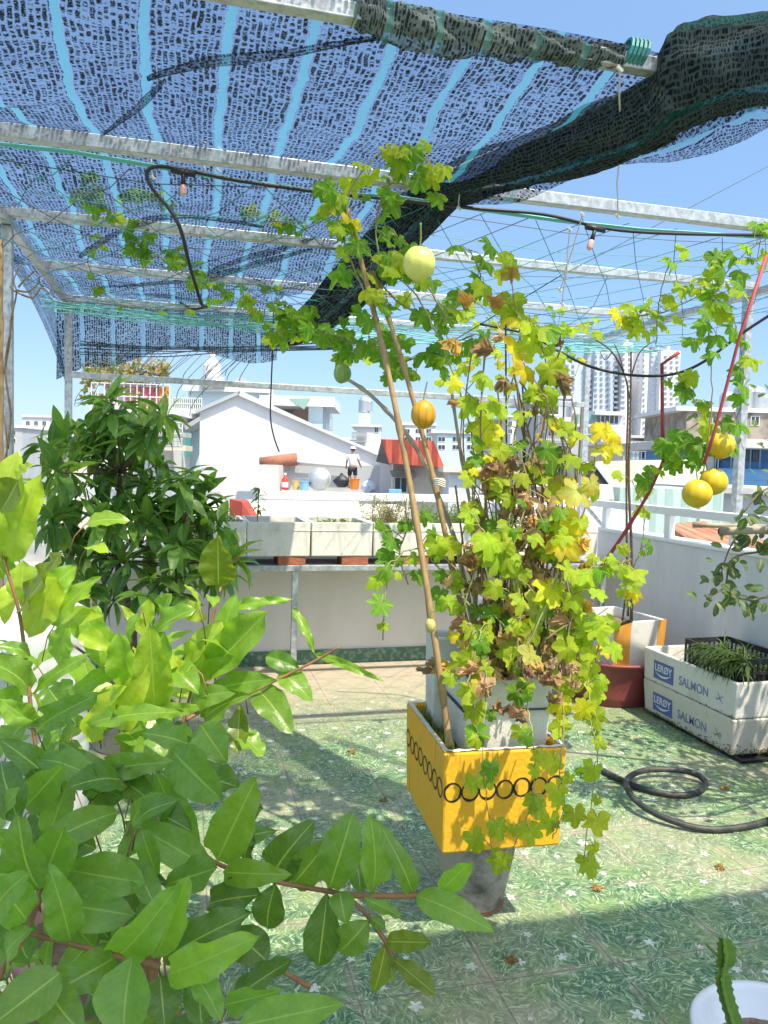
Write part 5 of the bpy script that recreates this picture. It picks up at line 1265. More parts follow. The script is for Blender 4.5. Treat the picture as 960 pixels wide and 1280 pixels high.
pl_plant(2,'green_sprouts','short green sprouts in the nearly bare foam planter',weeds(16,.10,(.13,.22,.05),.012,(.15,.2),'lance'))
pl_plant(3,'dry_stalks','tall dry reddish and green stalks crowding one foam planter',weeds(95,.27,(.26,.20,.10),.007))
pl_plant(4,'green_weeds','feathery bright green weeds behind the bamboo stakes',weeds(120,.22,(.12,.22,.04),.006))
pl_plant(5,'green_weeds','bright green weeds in the planter behind the withered vine',weeds(100,.17,(.15,.25,.05),.007))
pl_plant(0,'green_weeds','low dark weeds in the planter next to the dark tree',weeds(50,.12,(.08,.15,.03),.008))
pl_plant(6,'green_weeds','sparse weeds in the corner planter by the long parapet',weeds(30,.1,(.12,.2,.05),.007))

# a few dry leaves lying on the tiles
for k,(x,y) in enumerate(((700,1010),(745,1110),(820,960),(905,985),(440,940),(760,930),(640,1200),(900,1085),(350,1060),(480,1000))):
    p = onZ(x,y,.004); mb = MB(); lobed(mb, V((0,0,.006)), rndv(1), V((0,0,1))+rndv(.15), R.uniform(.016,.028), vary((.36,.24,.10),.3), .3, .25, crumple=.25)
    o = mb.build('fallen_leaf', M['leaf_dry']); o.location = p; tag(o, 'small dry curled leaf fallen on the printed green tiles', 'leaf', 'dry leaves fallen on the tiles')

dt_ = empty('dead_vine', dep(240,440,6.2), label='thin dark dead tendrils trailing below the hanging far edge of the net', cat='vine')
mb = MB()
for k in range(26):
    x0, y0 = R.uniform(120,335), R.uniform(432,446); L = R.uniform(25,75); sl_ = R.uniform(.5,1.1)
    mb.tube(smooth_path([dep(x0,y0,6.3), dep(x0-L*sl_*.4,y0+L*.3,6.25), dep(x0-L*sl_*.9,y0+L*.75,6.2), dep(x0-L*sl_,y0+L,6.2)],4), .0032, 3, cap=False)
for k in range(7):
    y0 = R.uniform(428,442); mb.tube(smooth_path([dep(100,y0+R.uniform(-4,6),6.3), dep(200,y0+R.uniform(0,10),6.3), dep(290,y0+R.uniform(-2,8),6.3), dep(420,y0+R.uniform(-4,6),6.3)],5), .005, 4, cap=False)
rel(dt_, mb, 'stems', M['darkstring'])
# ================================================================== THE NEIGHBOURING ROOFS AND THE CITY
M['bwhite'] = P('white_render', (.66,.66,.655), .8, (.53,.54,.535), .45, .45, .75, fine=.05, streak=(1,1,.35))
M['bcream'] = P('cream_render', (.66,.62,.52), .8, (.52,.48,.40), .5, .45, .75, fine=.05)
M['bgrey'] = P('grey_render', (.42,.44,.46), .8, (.34,.35,.36), .5, .45, .75, fine=.05)
M['bblue'] = P('pale_blue_render', (.50,.62,.66), .8, (.60,.68,.69), .5, .45, .75, fine=.05)
M['bmint'] = ribmat('mint_sheet', (.45,.60,.52), (.38,.52,.46), 0, .3)
M['bpink'] = P('pink_render', (.62,.40,.36), .8, (.5,.33,.3), .6, fine=.05)
M['bbrown'] = P('sooty_render', (.40,.34,.27), .9, (.18,.16,.14), .8, .42, .62, fine=.12)
M['bsky'] = P('deep_blue_paint', (.06,.22,.50), .6, (.09,.26,.48), .6, fine=.05)
M['bslat'] = ribmat('blue_sheet', (.10,.30,.60), (.16,.36,.60), 2, .45)
M['glassy'] = P('dark_window_glass', (.045,.06,.075), .15, fine=.03, spec=.6)
M['towerwin'] = P('tower_window_glass', (.22,.27,.32), .25, fine=.05, spec=.5)
M['limeroof'] = P('pale_lime_roof', (.60,.66,.46), .7, (.48,.54,.40), .5, .5, .78, fine=.05)
M['creamroof'] = ribmat('cream_corrugated_sheet', (.66,.62,.48), (.55,.51,.40), 0, .25, .6)
M['rust'] = ribmat('rusty_corrugated_sheet', (.46,.22,.12), (.24,.09,.045), 0, .16, .8, 1.0)
M['redtile'] = ribmat('red_roof_tiles', (.50,.095,.055), (.40,.07,.05), 0, .45, .7, 1.0)
M['slabgrey'] = P('pale_concrete_slab', (.56,.55,.52), .85, (.40,.39,.37), .5, .45, .7, fine=.08)
M['purple'] = P('lilac_curtain', (.48,.30,.50), .8, (.55,.40,.52), 1, fine=.05)
M['magenta'] = P('dusty_red_screen', (.48,.14,.20), .8, (.40,.12,.16), 1, fine=.05)
M['orange'] = P('orange_panel', (.62,.24,.05), .7, (.55,.20,.05), 1, fine=.05)
M['darkroof_shade'] = P('dark_tarp_and_shade', (.03,.032,.035), .7, (.07,.07,.07), 2, .45, .65, fine=.1)  # dark tarp; also the painted shade in the shed's open end
M['greenpanel'] = P('sea_green_panel', (.22,.36,.32), .7, fine=.05)
M['tealcloth'] = P('teal_cloth', (.05,.28,.24), .8, fine=.1)

class B:
    """a building whose front faces the terrace; positions on the front come from where it stands in view, at distance D"""
    def __init__(s, name, label, x0, D, rot=0.0, cat='building', zb=-9.0, yref=560):
        p = dep(x0, yref, D); s.D = D; s.rz = -YAW+rot
        s.r = empty(name, V((p.x,p.y,zb)), s.rz, label, cat)
        s.mi = Matrix.Translation(s.r.location) @ Matrix.Rotation(s.rz, 4, 'Z'); s.mi.invert()
    def L(s, x, y, off=0.0):
        """local point on the front plane (y_local = off) seen at x, y"""
        o = s.mi @ CAM; d = s.mi.to_3x3() @ ray(x, y); t = (off-o.y)/d.y; return o+d*t
    def box(s, name, mat, x0, x1, y0, y1, off=0.0, depth=4.0, to_ground=False, parent=None, bevel=0.0):
        a = s.L(x0, y1, off); b = s.L(x1, y0, off); c = s.L(x0, y0, off); zt = (b.z+c.z)/2
        mb = MB(); mb.box((min(a.x,b.x), off, 0 if to_ground else a.z), (max(a.x,b.x), off+depth, zt))
        return mb.build(name, M[mat] if isinstance(mat, str) else mat, parent or s.r, bevel=bevel)
    def poly(s, name, mat, pts, off=0.0, depth=4.0, to_ground=False):
        ps = [s.L(x, y, off) for x, y in pts]; n = len(ps); mb = MB()
        vs = [(p.x, off, p.z) for p in ps]+[(p.x, off+depth, p.z) for p in ps]
        fs = [tuple(range(n)), tuple(range(2*n-1, n-1, -1))]+[(i, n+i, n+(i+1)%n, (i+1)%n) for i in range(n)]
        mb.add(vs, fs); return mb.build(name, M[mat], s.r)
    def win(s, x0, x1, y0, y1, off=-.04, mat='glassy', frame='bwhite', bars=1, name='window'):
        """a window: frame proud of the wall, panes set in it"""
        a = s.L(x0, y1, off); b = s.L(x1, y0, off); w_, h_ = b.x-a.x, b.z-a.z; f = min(w_,h_)*.09
        mb = MB(); X0,X1,Z0,Z1 = a.x,b.x,a.z,b.z
        mb.box((X0,off,Z0),(X1,off+.1,Z0+f)); mb.box((X0,off,Z1-f),(X1,off+.1,Z1)); mb.box((X0,off,Z0+f),(X0+f,off+.1,Z1-f)); mb.box((X1-f,off,Z0+f),(X1,off+.1,Z1-f))
        for k in range(bars):
            xc = X0+w_*(k+1)/(bars+1); mb.box((xc-f*.4,off+.004,Z0+f),(xc+f*.4,off+.1,Z1-f))
        o = mb.build(name, M[frame], s.r)
        mb = MB(); mb.box((X0+f,off+.02,Z0+f),(X1-f,off+.09,Z1-f)); mb.build('pane', M[mat], o); return o
    def railing(s, x0, x1, y0, y1, off=-.3, n=10, mat='bwhite'):
        a = s.L(x0, y1, off); b = s.L(x1, y0, off); t = s.D*.0009
        mb = MB(); 
        for k in range(n+1):
            x = a.x+(b.x-a.x)*k/n; mb.box((x-t*.6,off,a.z),(x+t*.6,off+t,b.z))
        for z in (a.z, (a.z+b.z)/2, b.z): mb.box((a.x,off-.01,z-t*.7),(b.x,off+t+.01,z+t*.7))
        return mb.build('railing', M[mat], s.r)

# ---- white gable house with the open roof alcove
g = B('gable_house', 'white windowless gable house with a sloping roof edge and a small open roof alcove', 250, 34, cat='house')
g.poly('gable_wall', 'bwhite', [(247,760),(250,513),(300,492),(322,503),(326,575),(474,577),(474,566),(490,575),(490,760)], 0, .5)
# upper right of the gable above the alcove
g.poly('gable_wall', 'bwhite', [(326,575),(322,503),(474,566),(474,577)], .002, .45)
g.poly('roof_edge', 'bwhite', [(296,491),(300,488),(482,572),(482,579),(474,570),(300,495)], -.2, 9)
g.poly('roof_edge', 'bgrey', [(244,512),(300,488),(300,492.5),(244,517)], -.2, 9)
g.box('alcove_wall', 'bgrey', 348, 477, 581, 640, -.6, .5)
g.box('alcove_side', 'slabgrey', 322, 348, 581, 618, -2.6, 2.6)
g.box('alcove_floor', 'slabgrey', 318, 478, 617, 640, -3.2, 3.2)
g.box('alcove_floor_edge', 'bwhite', 236, 482, 622, 700, -3.4, .2)
g.box('alcove_side', 'bwhite', 473, 490, 573, 660, -2.2, 2.2)
mb = MB(); a = g.L(325,578,-1.0); b = g.L(371,574,-1.0); mb.tube([a,b],[.22,.28],12); mb.build('clay_ridge_tile', M['terracotta'], g.r, smooth=True)
mb = MB(); a = g.L(371,578,-.9); b = g.L(445,583,-.9); mb.tube([a,b],[.12,.10],8); mb.build('white_pipe', M['bwhite'], g.r, smooth=True)
# clutter in the alcove
def prop(name, lab, cat, x, y, off, build):
    p = g.mi.inverted() @ g.L(x, y, off); r_ = empty(name, p, g.rz, lab, cat); build(r_); return r_
FLY = 617
def bucket(mat, r, h):
    def f(rt):
        mb = MB(); mb.lathe([(r*.8,0),(r,h),(r*1.06,h),(r*1.06,h+.03),(r*.9,h+.03),(r*.85,h-.05),(0,h-.05)], n=20); mb.build('bucket_body', M[mat], rt, smooth=False)
        mb = MB(); mb.tube([(r*math.cos(a), -.02, h+.02+r*.6*math.sin(a)) for a in [k*math.pi/8 for k in range(9)]], .012, 5); mb.build('handle', M['steel'], rt)
    return f
M['pyellow'] = P('yellow_plastic', (.62,.45,.16), .5); M['pblue'] = P('blue_plastic', (.20,.42,.60), .5); M['pred'] = P('red_plastic', (.55,.05,.04), .5); M['porange'] = P('orange_plastic', (.66,.22,.03), .5)
prop('bucket','yellow bucket among the clutter on the alcove floor','bucket',370,612,-1.9,bucket('pyellow',.17,.34))
prop('bucket','blue and white bucket beside the round steel pan','bucket',380,613,-2.2,bucket('pblue',.20,.36))
prop('bucket','orange bucket in front of the standing person','bucket',443,612,-2.6,bucket('porange',.20,.42))
def bottle(rt):
    mb = MB(); mb.lathe([(.12,0),(.14,.03),(.14,.42),(.06,.55),(.05,.62),(0,.62)], n=16); mb.build('bottle_body', M['pred'], rt, smooth=True)
    mb = MB(); mb.lathe([(.06,.62),(.06,.70),(0,.70)], n=12); mb.build('bottle_cap', M['bwhite'], rt)
    mb = MB(); mb.lathe([(.143,.1),(.143,.32)], n=16); mb.build('bottle_band', M['bwhite'], rt)
prop('bottle','tall red bottle at the end of the clutter in the alcove','bottle',356,612,-1.9,bottle)
def pan(rt):
    mb = MB(); n = 28
    mb.lathe([(0,.18),(.25,.16),(.42,.08),(.46,0),(.49,0),(.49,-.02),(.44,.05),(.26,.13),(0,.15)], n=36); o = mb.build('pan_dish', M['steel'], rt, smooth=True); o.rotation_euler = (rad(78),0,0); o.location = (0,0,.47)
    mb = MB(); mb.bar((-.2,.2,0),(-.1,.05,.5),.03); mb.bar((.2,.2,0),(.1,.05,.5),.03); mb.build('pan_legs', M['steelpaint'], rt)
prop('steel_pan','large round steel pan propped upright in the alcove','pan',399,613,-2.0,pan)
def bag(mat):
    def f(rt):
        mb = MB(); vs=[]; n=16; m=9; fs=[]
        for i in range(m+1):
            t = i/m
            for k in range(n):
                a = 6.283*k/n; r_ = (.30*math.sin(math.pi*min(1,.12+t*.86))**.7)*(1+.25*mnoise.noise(V((math.cos(a)*2,math.sin(a)*2,t*3+len(mat)))))
                vs.append((r_*math.cos(a)*1.1, r_*math.sin(a)*.7, t*.52))
        for i in range(m):
            for k in range(n): fs.append((i*n+k,i*n+(k+1)%n,(i+1)*n+(k+1)%n,(i+1)*n+k))
        mb.add(vs,fs); mb.build('bag_body', M[mat], rt, smooth=True)
        mb = MB(); mb.tube([(.05,0,.5),(.0,.0,.58),(-.08,.02,.52)], .03, 6); mb.build('bag_knot', M[mat], rt, smooth=True)
    return f
M['bagblack'] = P('black_bag', (.02,.022,.03), .5); M['bagblue'] = P('blue_white_sack', (.55,.62,.70), .6, (.25,.42,.62), 8, .5, .6)
prop('bag','black stuffed bag leaning beside the person','bag',427,609,-2.2,bag('bagblack'))
prop('bag','blue and white sack at the end of the alcove','bag',461,616,-2.8,bag('bagblue'))
mb = MB()
pr_ = g.mi.inverted() @ g.L(440,611,-2.2)
per = empty('person', pr_, g.rz, 'person in white shirt and black shorts standing on the alcove floor with back turned', 'person')
def skin_body(name, pts, edges, radii, mat, parent, sub=2):
    me = bpy.data.meshes.new(name); me.from_pydata(pts, edges, []); o = bpy.data.objects.new(name, me); COL.objects.link(o)
    me.materials.append(mat); sk = o.modifiers.new('skin','SKIN'); sd = o.modifiers.new('sub','SUBSURF'); sd.levels = sub; sd.render_levels = sub
    sv = me.skin_vertices[0].data if me.skin_vertices else None
    if sv is None:
        bm = bmesh.new(); bm.from_mesh(me); bm.verts.layers.skin.verify(); bm.to_mesh(me); bm.free(); sv = me.skin_vertices[0].data
    for k, r_ in enumerate(radii): sv[k].radius = (r_[0], r_[1]) if isinstance(r_, tuple) else (r_, r_)
    sv[0].use_root = True; sk.use_smooth_shade = True; o.parent = parent; return o
M['skin'] = P('skin', (.38,.22,.14), .6, fine=.03); M['shirt'] = P('white_shirt_cloth', (.72,.71,.74), .85, (.62,.61,.64), 9, fine=.04); M['shorts'] = P('black_shorts_cloth', (.025,.025,.03), .85); M['hair'] = P('black_hair', (.012,.010,.009), .7)
J = [(0,0,.90),(0,0,1.12),(0,0,1.36),(0,-.01,1.46),(0,-.02,1.58),(0,-.02,1.66), (-.18,0,1.36),(-.25,-.02,1.10),(-.27,-.12,.90),(-.275,-.16,.82), (.18,0,1.36),(.26,-.02,1.11),(.34,-.10,.94),(.38,-.12,.88),
     (-.095,0,.86),(-.115,-.02,.48),(-.12,.03,.08),(-.12,-.10,.035), (.095,0,.86),(.12,-.02,.48),(.13,.03,.08),(.13,-.10,.035)]
Eg = [(0,1),(1,2),(2,3),(3,4),(4,5),(2,6),(6,7),(7,8),(8,9),(2,10),(10,11),(11,12),(12,13),(0,14),(14,15),(15,16),(16,17),(0,18),(18,19),(19,20),(20,21)]
J = [(x,-y,z) for x,y,z in J]
Rr = [(.14,.10),(.13,.095),(.15,.10),.055,(.085,.095),(.075,.085),.06,.045,.036,.04,.06,.045,.036,.04,.085,.06,.045,.045,.085,.06,.045,.045]
skin_body('body', J, Eg, Rr, M['skin'], per)
skin_body('shirt', [(0,0,.86),(0,0,1.12),(0,0,1.36),(0,.0,1.43),(-.19,0,1.36),(-.245,.01,1.16),(.19,0,1.36),(.25,.01,1.17)], [(0,1),(1,2),(2,3),(2,4),(4,5),(2,6),(6,7)], [(.18,.13),(.165,.12),(.175,.12),.075,.085,.07,.085,.07], M['shirt'], per)
skin_body('shorts', [(0,0,.90),(-.10,0,.82),(-.12,.01,.52),(.10,0,.82),(.125,.01,.52)], [(0,1),(1,2),(0,3),(3,4)], [(.17,.125),.11,.095,.11,.095], M['shorts'], per)
mb = MB(); mb.lathe([(.10,0),(.098,.06),(.07,.12),(.03,.145),(0,.148)], (0,.0,1.60), 16); mb.build('hair', M['hair'], per, smooth=True)
mb = MB(); mb.lathe([(.125,0),(.108,.015),(.10,.07),(.06,.105),(0,.11)], (0,.0,1.655), 16); mb.build('cap', M['shirt'], per, smooth=True)

# pale awning roofs just beyond the low wall
aw = empty('awning_roof', V((0.6,9.5,-1)), 0, 'cream corrugated awning roof beyond the foam planters', 'roof')
mb = MB(); mb.add([(-1.4,-1.2,1.50),(3.2,-1.2,1.50),(3.2,4.2,1.78),(-1.4,4.2,1.78),(-1.4,-1.2,1.45),(3.2,-1.2,1.45),(3.2,4.2,1.73),(-1.4,4.2,1.73)], [(0,1,2,3),(7,6,5,4),(0,4,5,1),(1,5,6,2),(2,6,7,3),(3,7,4,0)]); mb.build('sheet', M['creamroof'], aw)
mb = MB(); mb.bar((-1.4,-1.0,1.41),(3.2,-1.0,1.41),.07); mb.bar((-1.4,3.9,1.67),(3.2,3.9,1.67),.07)
for x in (-1.2,3.0):
    for y, z in ((-1.0,1.38),(3.9,1.64)): mb.box((x-.04,y-.04,-8),(x+.04,y+.04,z))
mb.build('frame', M['steelpaint'], aw)
rt = B('roof_hip', 'maroon roof corner beside the first foam planter', 282, 7.6, cat='roof')
rt.poly('roof_slope', 'redtile', [(276,622),(302,627),(314,646),(318,662),(276,662)], 0, .35)
rt.box('wall', 'bcream', 278, 316, 661, 690, .03, .3, True)

# ---- pale blue house behind the gable, with heater and tank
h = B('pale_blue_house', 'pale blue house behind the gable with a roof water heater and open loggia', 252, 44, cat='house')
h.box('wall', 'bblue', 232, 336, 487, 760, 0, 9, True); h.box('parapet', 'bwhite', 228, 340, 483, 488, -.3, .4)
h.poly('roof_gable', 'bgrey', [(286,483),(300,470),(322,484)], .6, 5)
h.box('green_balcony', 'greenpanel', 216, 252, 498, 511, -1.0, .2); h.railing(216,252,498,511,-1.1,14)
h.box('balcony_slab', 'bwhite', 214, 254, 511, 516, -1.2, 1.4)
h.poly('shed_roof', 'bgrey', [(230,532),(254,518),(254,523),(232,538)], -2, 3)
h.box('loggia_side', 'bblue', 385, 404, 498, 545, 0, 5); h.box('loggia_slab', 'bwhite', 324, 418, 495, 506, -.4, 6)
h.box('loggia_back', 'bpink', 366, 388, 508, 560, 2.2, 3); h.box('loggia_back', 'bgrey', 330, 368, 506, 560, 3.2, 3)
h.poly('loggia_awning', 'greenpanel', [(362,498),(388,498),(380,512)], -.45, .06)
h.box('wall', 'bwhite', 404, 417, 500, 506, 0, 4); h.railing(408,416,506,538,0,4,'steelpaint')
mb = MB(); a = h.L(253,482,-.2); b = h.L(281,481,-.2); mb.tube([a+V((0,0,.1)),b+V((0,0,.1))],[.36,.36],16); mb.build('water_heater', M['steel'], h.r, smooth=True)
mb = MB(); a = h.L(265,477,.4); mb.lathe([(.5,0),(.5,.9),(.42,1.1),(.2,1.3),(.2,1.7),(0,1.7)], a, 18); mb.build('roof_tank', M['bwhite'], h.r)
mb = MB(); a = h.L(326,492,1); mb.lathe([(0,0),(.55,.06),(.6,.14)], a, 18); o = mb.build('satellite_dish', M['bgrey'], h.r)
h.box('cloth', 'tealcloth', 232, 238, 540, 572, -2.2, .05)
h.win(258,276,520,542,-.04)

# ---- left house with the roof garden
r_ = B('roof_garden_house', 'tall white house with a lilac and orange roof terrace and caged climbing plants', 118, 40, cat='house')
r_.box('wall', 'bwhite', 118, 214, 512, 760, 0, 9, True); r_.box('slab', 'bwhite', 112, 218, 508, 515, -.6, 9)
r_.box('screen', 'purple', 132, 158, 480, 508, .6, .1); r_.box('screen', 'magenta', 158, 198, 480, 508, .55, .1); r_.box('screen', 'orange', 198, 211, 483, 509, .5, .1); r_.box('screen', 'orange', 120, 133, 492, 509, .5, .1)
r_.railing(114,212,481,510,-.3,12)
r_.railing(116,208,452,481,.4,8,'steel')
for k, (a, b, c) in enumerate(((130,148,6),(168,186,5))): r_.win(a,b,528,556,-.04,bars=2)
r_.box('green_shutter', 'bmint', 130, 170, 520, 562, -.03, .05); r_.box('balcony_slab', 'bgrey', 176, 232, 540, 545, -1.2, 1.2); r_.railing(176,228,528,541,-1.2,12)
r_.box('balcony_slab', 'bcream', 170, 232, 556, 562, -1.4, 1.4); r_.railing(182,228,545,557,-1.4,8,'steelpaint')
rg = empty('climbing_plant', r_.mi.inverted() @ r_.L(160,470,.2), label='dry brown and green climbing plants on the roof terrace cage', cat='plant')
mb = MB()
for k in range(900):
    x, y = R.uniform(108,210), 467+R.gauss(0,7.5)
    if R.random() < .12: x, y = R.uniform(103,116), R.uniform(455,505)
    p_ = r_.mi.inverted() @ r_.L(x,y,R.uniform(.1,.9)); L = R.uniform(.15,.4)
    blade(mb, p_, p_+rndv(1).normalized()*L, rndv(1), L*.6, vary(R.choice([(.30,.20,.09),(.20,.22,.06),(.38,.26,.16),(.14,.18,.05)]),.25), 1, 3, .1, .1, 0, 'round')
rel(rg, mb, 'foliage', M['leaf_small'])

# ---- mid-distance buildings
def plainb(name, label, x0, x1, yt, D, mat, depth=8, wins=(), rot=0, cat='building', extra=None):
    b = B(name, label, x0, D, rot, cat); b.box('wall', mat, x0, x1, yt, 760, 0, depth, True)
    b.box('cornice', 'bwhite', x0-1, x1+1, yt-1.5, yt+1, -.2, depth+.4)
    for wv in wins: b.win(*wv)
    if extra: extra(b)
    return b
def tanks(xs, mat='steel'):
    def f(b):
        for x, y, r0 in xs:
            a = b.L(x, y, 1.5); mb = MB(); mb.lathe([(r0,0),(r0,r0*2.2),(r0*.7,r0*2.7),(r0*.25,r0*2.9),(0,r0*2.9)], a, 18); mb.build('roof_tank', M[mat], b.r)
    return f
def ex_small(b):
    b.box('stair_tower', 'bblue', 448, 462, 516, 545, .4, 4); b.box('stair_tower', 'bcream', 452, 463, 519, 523, .38, .2)
    tanks([(455,516,.5),(460,514,.4)])(b); b.railing(440,458,541,552,-.2,10,'steelpaint')
plainb('white_house','small white house with a stair tower beyond the gable roof', 440, 476, 532, 68, 'bwhite', 8, [(468,473,533,541)], cat='house', extra=ex_small)
b = B('red_roof_house','house with bright red tiled roof behind the bamboo stakes', 476, 27, cat='house')
b.poly('roof', 'redtile', [(476,549),(542,551),(556,585),(486,579)], -.8, 7); b.poly('roof_gable', 'darkroof_shade', [(470,577),(477,549),(487,581)], -.9, .3)
b.box('wall', 'bcream', 486, 556, 580, 760, 0, 6, True); b.poly('dark_awning', 'darkroof_shade', [(487,588),(520,590),(520,598),(490,596)], -1.2, 1.2)
b.win(492,510,596,616,-.05,'glassy','bblue'); b.box('blue_tarp','pblue',486,502,612,622,-1.6,1)
plainb('grey_house','grey modern house with white corner columns and barred windows', 664, 716, 496, 46, 'bgrey', 8,
       [(684,700,504,519),(684,704,528,546),(668,680,504,519),(684,704,556,575)], cat='house', extra=lambda b: (b.box('column','bwhite',680,684,494,640,-.4,.4), b.box('column','bwhite',712,717,492,640,-.4,.4), b.box('balcony_slab','bwhite',682,714,521,526,-1,1), b.box('balcony_slab','bwhite',682,714,548,553,-1,1), b.railing(684,712,547,556,-1,12,'steelpaint')))
def ex_mid(b):
    b.box('upper_storey','greenpanel',722,752,518,532,.3,5); b.box('upper_storey','bgrey',746,780,516,532,.3,5); b.box('upper_roof','bwhite',744,782,514,518,-.5,6); b.win(750,774,519,530,.25,bars=3)
    b.box('white_front','bwhite',751,784,531,562,-.6,.6); b.win(756,772,545,559,-.65,bars=2); b.box('balcony_slab','bwhite',751,786,558,563,-1.8,1.3); b.railing(752,785,548,558,-1.8,14,'bwhite')
plainb('terrace_house','grey and white terraced house with a sea green attic below the towers', 706, 786, 532, 58, 'bgrey', 9, [(712,722,538,548)], cat='house', extra=ex_mid)
def ex_cage(b):
    b.box('glass_front','bblue',786,838,556,576,-.2,.15); b.railing(786,838,553,576,-.3,10,'steelpaint'); b.win(800,812,556,574,-.25,'glassy','bsky')
plainb('roof_shed','low pale building with a caged glass front and flat grey roof', 770, 842, 553, 40, 'bcream', 7, cat='building', extra=ex_cage)
def ex_old(b):
    b.box('upper_block','bgrey',912,934,538,560,-.3,5); b.win(920,930,518,530,-.05); b.win(938,950,520,532,-.05); b.win(890,900,522,534,-.05)
    tanks([(928,512,.75),(945,514,.7),(953,514,.5),(908,516,.6)])(b)
plainb('sooty_building','old sooty flat roofed block with steel water tanks on top', 846, 1040, 512, 62, 'bbrown', 10, cat='building', extra=ex_old)
def ex_blue(b):
    b.box('roof_slab','slabgrey',872,1040,549,558,-2.2,8); b.box('blue_wall','bsky',904,1040,578,590,-.4,.3); b.box('slat_band','bslat',896,1040,587,608,-1.2,.8); b.box('white_side','bwhite',878,896,560,590,-.6,.5)
    for x in (898,914,926,938,950): b.box('post','bblue',x,x+1.6,558,588,-1.1,.1)
    for x0 in (900,916,929,941): b.win(x0,x0+9,562,577,-.08,'glassy','bsky')
    b.box('stone_band','slabgrey',880,1040,608,614,-1.0,.8)
plainb('blue_house','bright blue house with slatted band and dark veranda', 884, 1040, 558, 30, 'bsky', 8, cat='house', extra=ex_blue)
# lime roof shed and mint wall
b = B('lime_roof_shed','shed with long pale lime sloping roof and dark open end', 742, 20, cat='shed')
b.poly('roof','limeroof',[(742,578),(880,574),(892,608),(766,608)], -.4, 5)
b.poly('open_end_shade','darkroof_shade',[(716,606),(742,580),(766,608)], -.45, .5); b.poly('gable_edge','bwhite',[(740,577),(746,577),(770,609),(764,609)], -.5, .12)  # dark sheet stands in for the shade inside the open end
b.box('wall','bmint',764,896,608,760,0,5,True); b.win(813,828,628,640,-.05,bars=2); b.box('eave','slabgrey',716,896,607,610,-.5,.4)
b = B('concrete_shed','low mint and concrete shed below the lime roof', 712, 14, cat='shed')
b.poly('roof','slabgrey',[(700,612),(766,608),(768,624),(700,632)], 0, 3); b.box('wall','bgrey',700,768,622,760,.1,3,True); b.box('wall','bmint',768,905,611,760,.3,3,True); b.box('door','bcream',872,884,620,700,.25,.1)
b = B('grey_wall_house','plain grey brown house wall below the blue slats', 880, 16, cat='house')
b.box('wall','bgrey',884,1060,614,760,0,4,True); b.box('coping','slabgrey',882,1060,611,616,-.2,4.4)
rr = empty('rusty_roof', V((5.9,7.6,-.2)), rad(-14), 'rust streaked corrugated roof beyond the long parapet', 'roof')
q = [onZ(833,655,.74), onZ(905,652,.74), onZ(985,690,.62), onZ(896,694,.62)]
for q_ in q: pass
mb = MB(); mi_ = (Matrix.Translation(rr.location) @ Matrix.Rotation(rad(-14),4,'Z')).inverted()
q = [mi_ @ dep(832,655,8.4), mi_ @ dep(880,651,9.4), mi_ @ dep(1010,694,7.4), mi_ @ dep(890,694,6.6)]
mb.add(q+[p_-V((0,0,.05)) for p_ in q], [(0,3,2,1),(4,5,6,7),(0,1,5,4),(1,2,6,5),(2,3,7,6),(3,0,4,7)]); mb.build('sheet', M['rust'], rr)
mb = MB(); mb.box((q[3].x-2.2,q[3].y-.15,-8.8),(q[2].x+.2,q[0].y-.4,min(p_.z for p_ in q)-.09)); mb.build('wall', M['slabgrey'], rr)
b = B('white_slab_roof','flat white concrete roof with a low kerb beyond the corner rail', 690, 11, cat='roof')
b.box('wall','bwhite',640,812,636,760,0,2.5,True)
b = B('white_wall_house','white rendered house wall beyond the withered vine', 560, 24, cat='house')
b.box('wall','bwhite',556,706,588,760,0,5,True); b.win(600,618,598,616,-.05); b.win(650,668,598,616,-.05); b.box('coping','bcream',554,708,585,590,-.2,5.4)

# ---- apartment towers far away
def tower(label, parts, D, wins, rot=0.0):
    x0 = parts[0][1]; b = B('apartment_tower', label, x0, D, rot, 'tower')
    for nm, xa, xb, yt, off, dp, mat in parts: b.box(nm, mat, xa, xb, yt, 760, off, dp, True)
    proto = None; cnt = 0; rest = MB()
    for (xa, xb, ya, yb_, nx, ny, off, ww, hh) in wins:
        for j in range(ny):
            for i in range(nx):
                x = xa+(xb-xa)*(i+.5)/nx; y = ya+(yb_-ya)*(j+.5)/ny
                p_ = b.L(x, y, off); wx = (xb-xa)/nx*ww*D/960/2; wz = (yb_-ya)/ny*hh*D/960/2
                if cnt < 100:
                    mb = MB(); mb.box((p_.x-wx,off-.25,p_.z-wz),(p_.x+wx,off+.2,p_.z+wz))
                    o = mb.build('window', M['towerwin'], b.r); cnt += 1
                else: rest.box((p_.x-wx,off-.25,p_.z-wz),(p_.x+wx,off+.2,p_.z+wz))
    if rest.v: o = rest.build('window', M['towerwin'], b.r); o['kind'] = 'stuff'
    return b
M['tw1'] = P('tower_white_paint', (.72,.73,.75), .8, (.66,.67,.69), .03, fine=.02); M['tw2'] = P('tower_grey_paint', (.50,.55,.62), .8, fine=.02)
D_T = 250
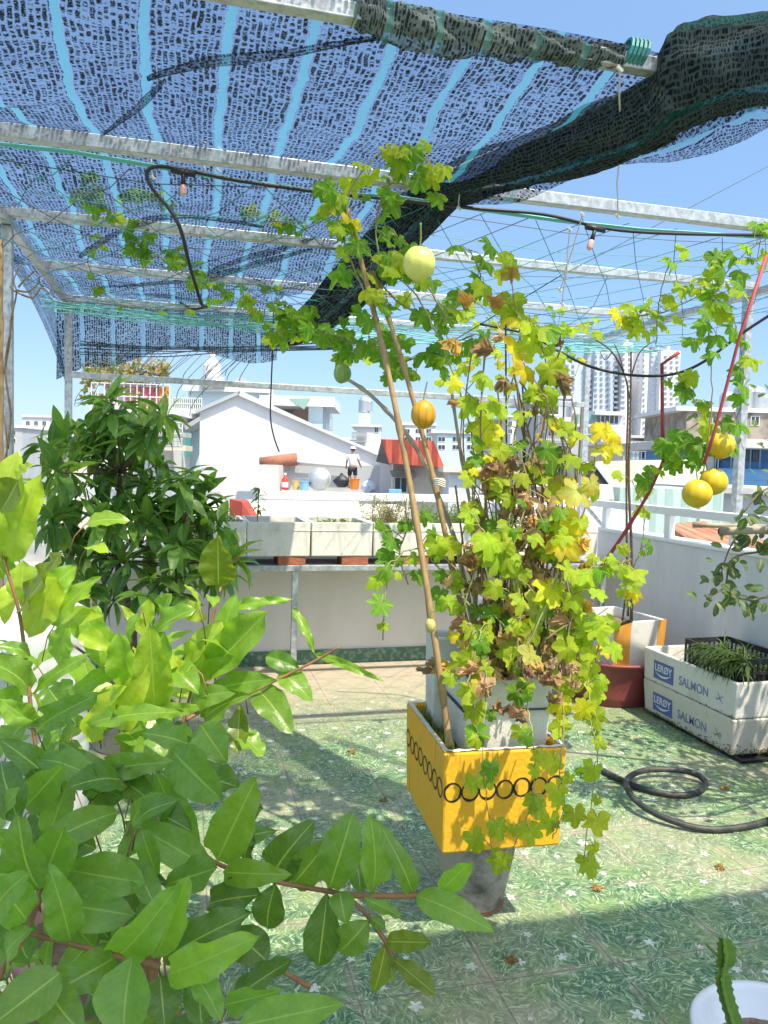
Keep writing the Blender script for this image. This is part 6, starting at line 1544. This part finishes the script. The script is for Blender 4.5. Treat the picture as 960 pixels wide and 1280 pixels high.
t = tower('broad white apartment tower with stepped blocks and rows of small windows',
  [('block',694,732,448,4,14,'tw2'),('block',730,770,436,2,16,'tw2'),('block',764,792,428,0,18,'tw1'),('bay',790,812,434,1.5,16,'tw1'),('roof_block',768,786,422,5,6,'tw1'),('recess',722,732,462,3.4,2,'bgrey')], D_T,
  [(765,792,432,560,3,19,0,.5,.42),(734,762,442,560,4,17,2,.42,.45),(698,720,454,560,3,15,4,.42,.45),(794,808,440,560,2,17,1.5,.3,.4)])
t = tower('narrower white apartment tower standing apart on the open sky side',
  [('block',811,851,438,0,16,'tw1'),('block',808,815,434,3,10,'tw2'),('roof_block',818,838,432,5,6,'tw1')], D_T*1.05,
  [(812,824,443,560,2,18,0,.5,.42),(828,850,443,560,3,18,0,.45,.42)])
# ---- distant skyline, building by building
FAR = [('far_building','grey distant block with flat roof beside the pergola post',-40,28,532,90,'bgrey'),('far_building','pale distant block between the post and the dark tree',28,62,520,110,'bwhite'),('far_building','cream distant house behind the dark tree',60,118,545,60,'bcream'),
 ('far_building','white distant house low behind the first bamboo stake',500,545,530,120,'bwhite'),('far_building','pale blue distant house behind the orange melon',540,600,540,80,'bblue'),('far_building','cream distant block behind the vine',590,640,528,100,'bcream'),
 ('far_building','white distant block just off the grey modern house',630,668,520,90,'bwhite'),('far_building','grey distant block at the foot of the apartment towers',846,884,530,120,'bgrey'),('far_building','low brown distant block behind the lime roof',782,850,546,75,'bbrown'),
 ('far_building','long pale distant block behind the gable roof edge',415,450,548,95,'bgrey')]
for nm, lab, x0, x1, yt, D, mat in FAR:
    w_ = (x1-x0)
    plainb(nm, lab, x0, x1, yt, D, mat, 10, [(x0+w_*(.12+.3*k), x0+w_*(.12+.3*k)+w_*.16, yt+6+10*j, yt+12+10*j) for k in range(3) for j in range(2)])

# ================================================================== RENDER SETTINGS
S.render.engine = 'CYCLES'
S.cycles.use_denoising = True
try: S.cycles.denoiser = 'OPENIMAGEDENOISE'
except Exception: pass
S.cycles.transparent_max_bounces = 16; S.cycles.max_bounces = 8; S.cycles.diffuse_bounces = 4; S.cycles.transmission_bounces = 6
S.cycles.use_adaptive_sampling = True; S.cycles.adaptive_threshold = .02
S.cycles.sample_clamp_indirect = 6
S.view_settings.view_transform = 'Standard'; S.view_settings.look = 'None'; S.view_settings.gamma = 1.0
S.view_settings.exposure = 1.05
S.render.film_transparent = False
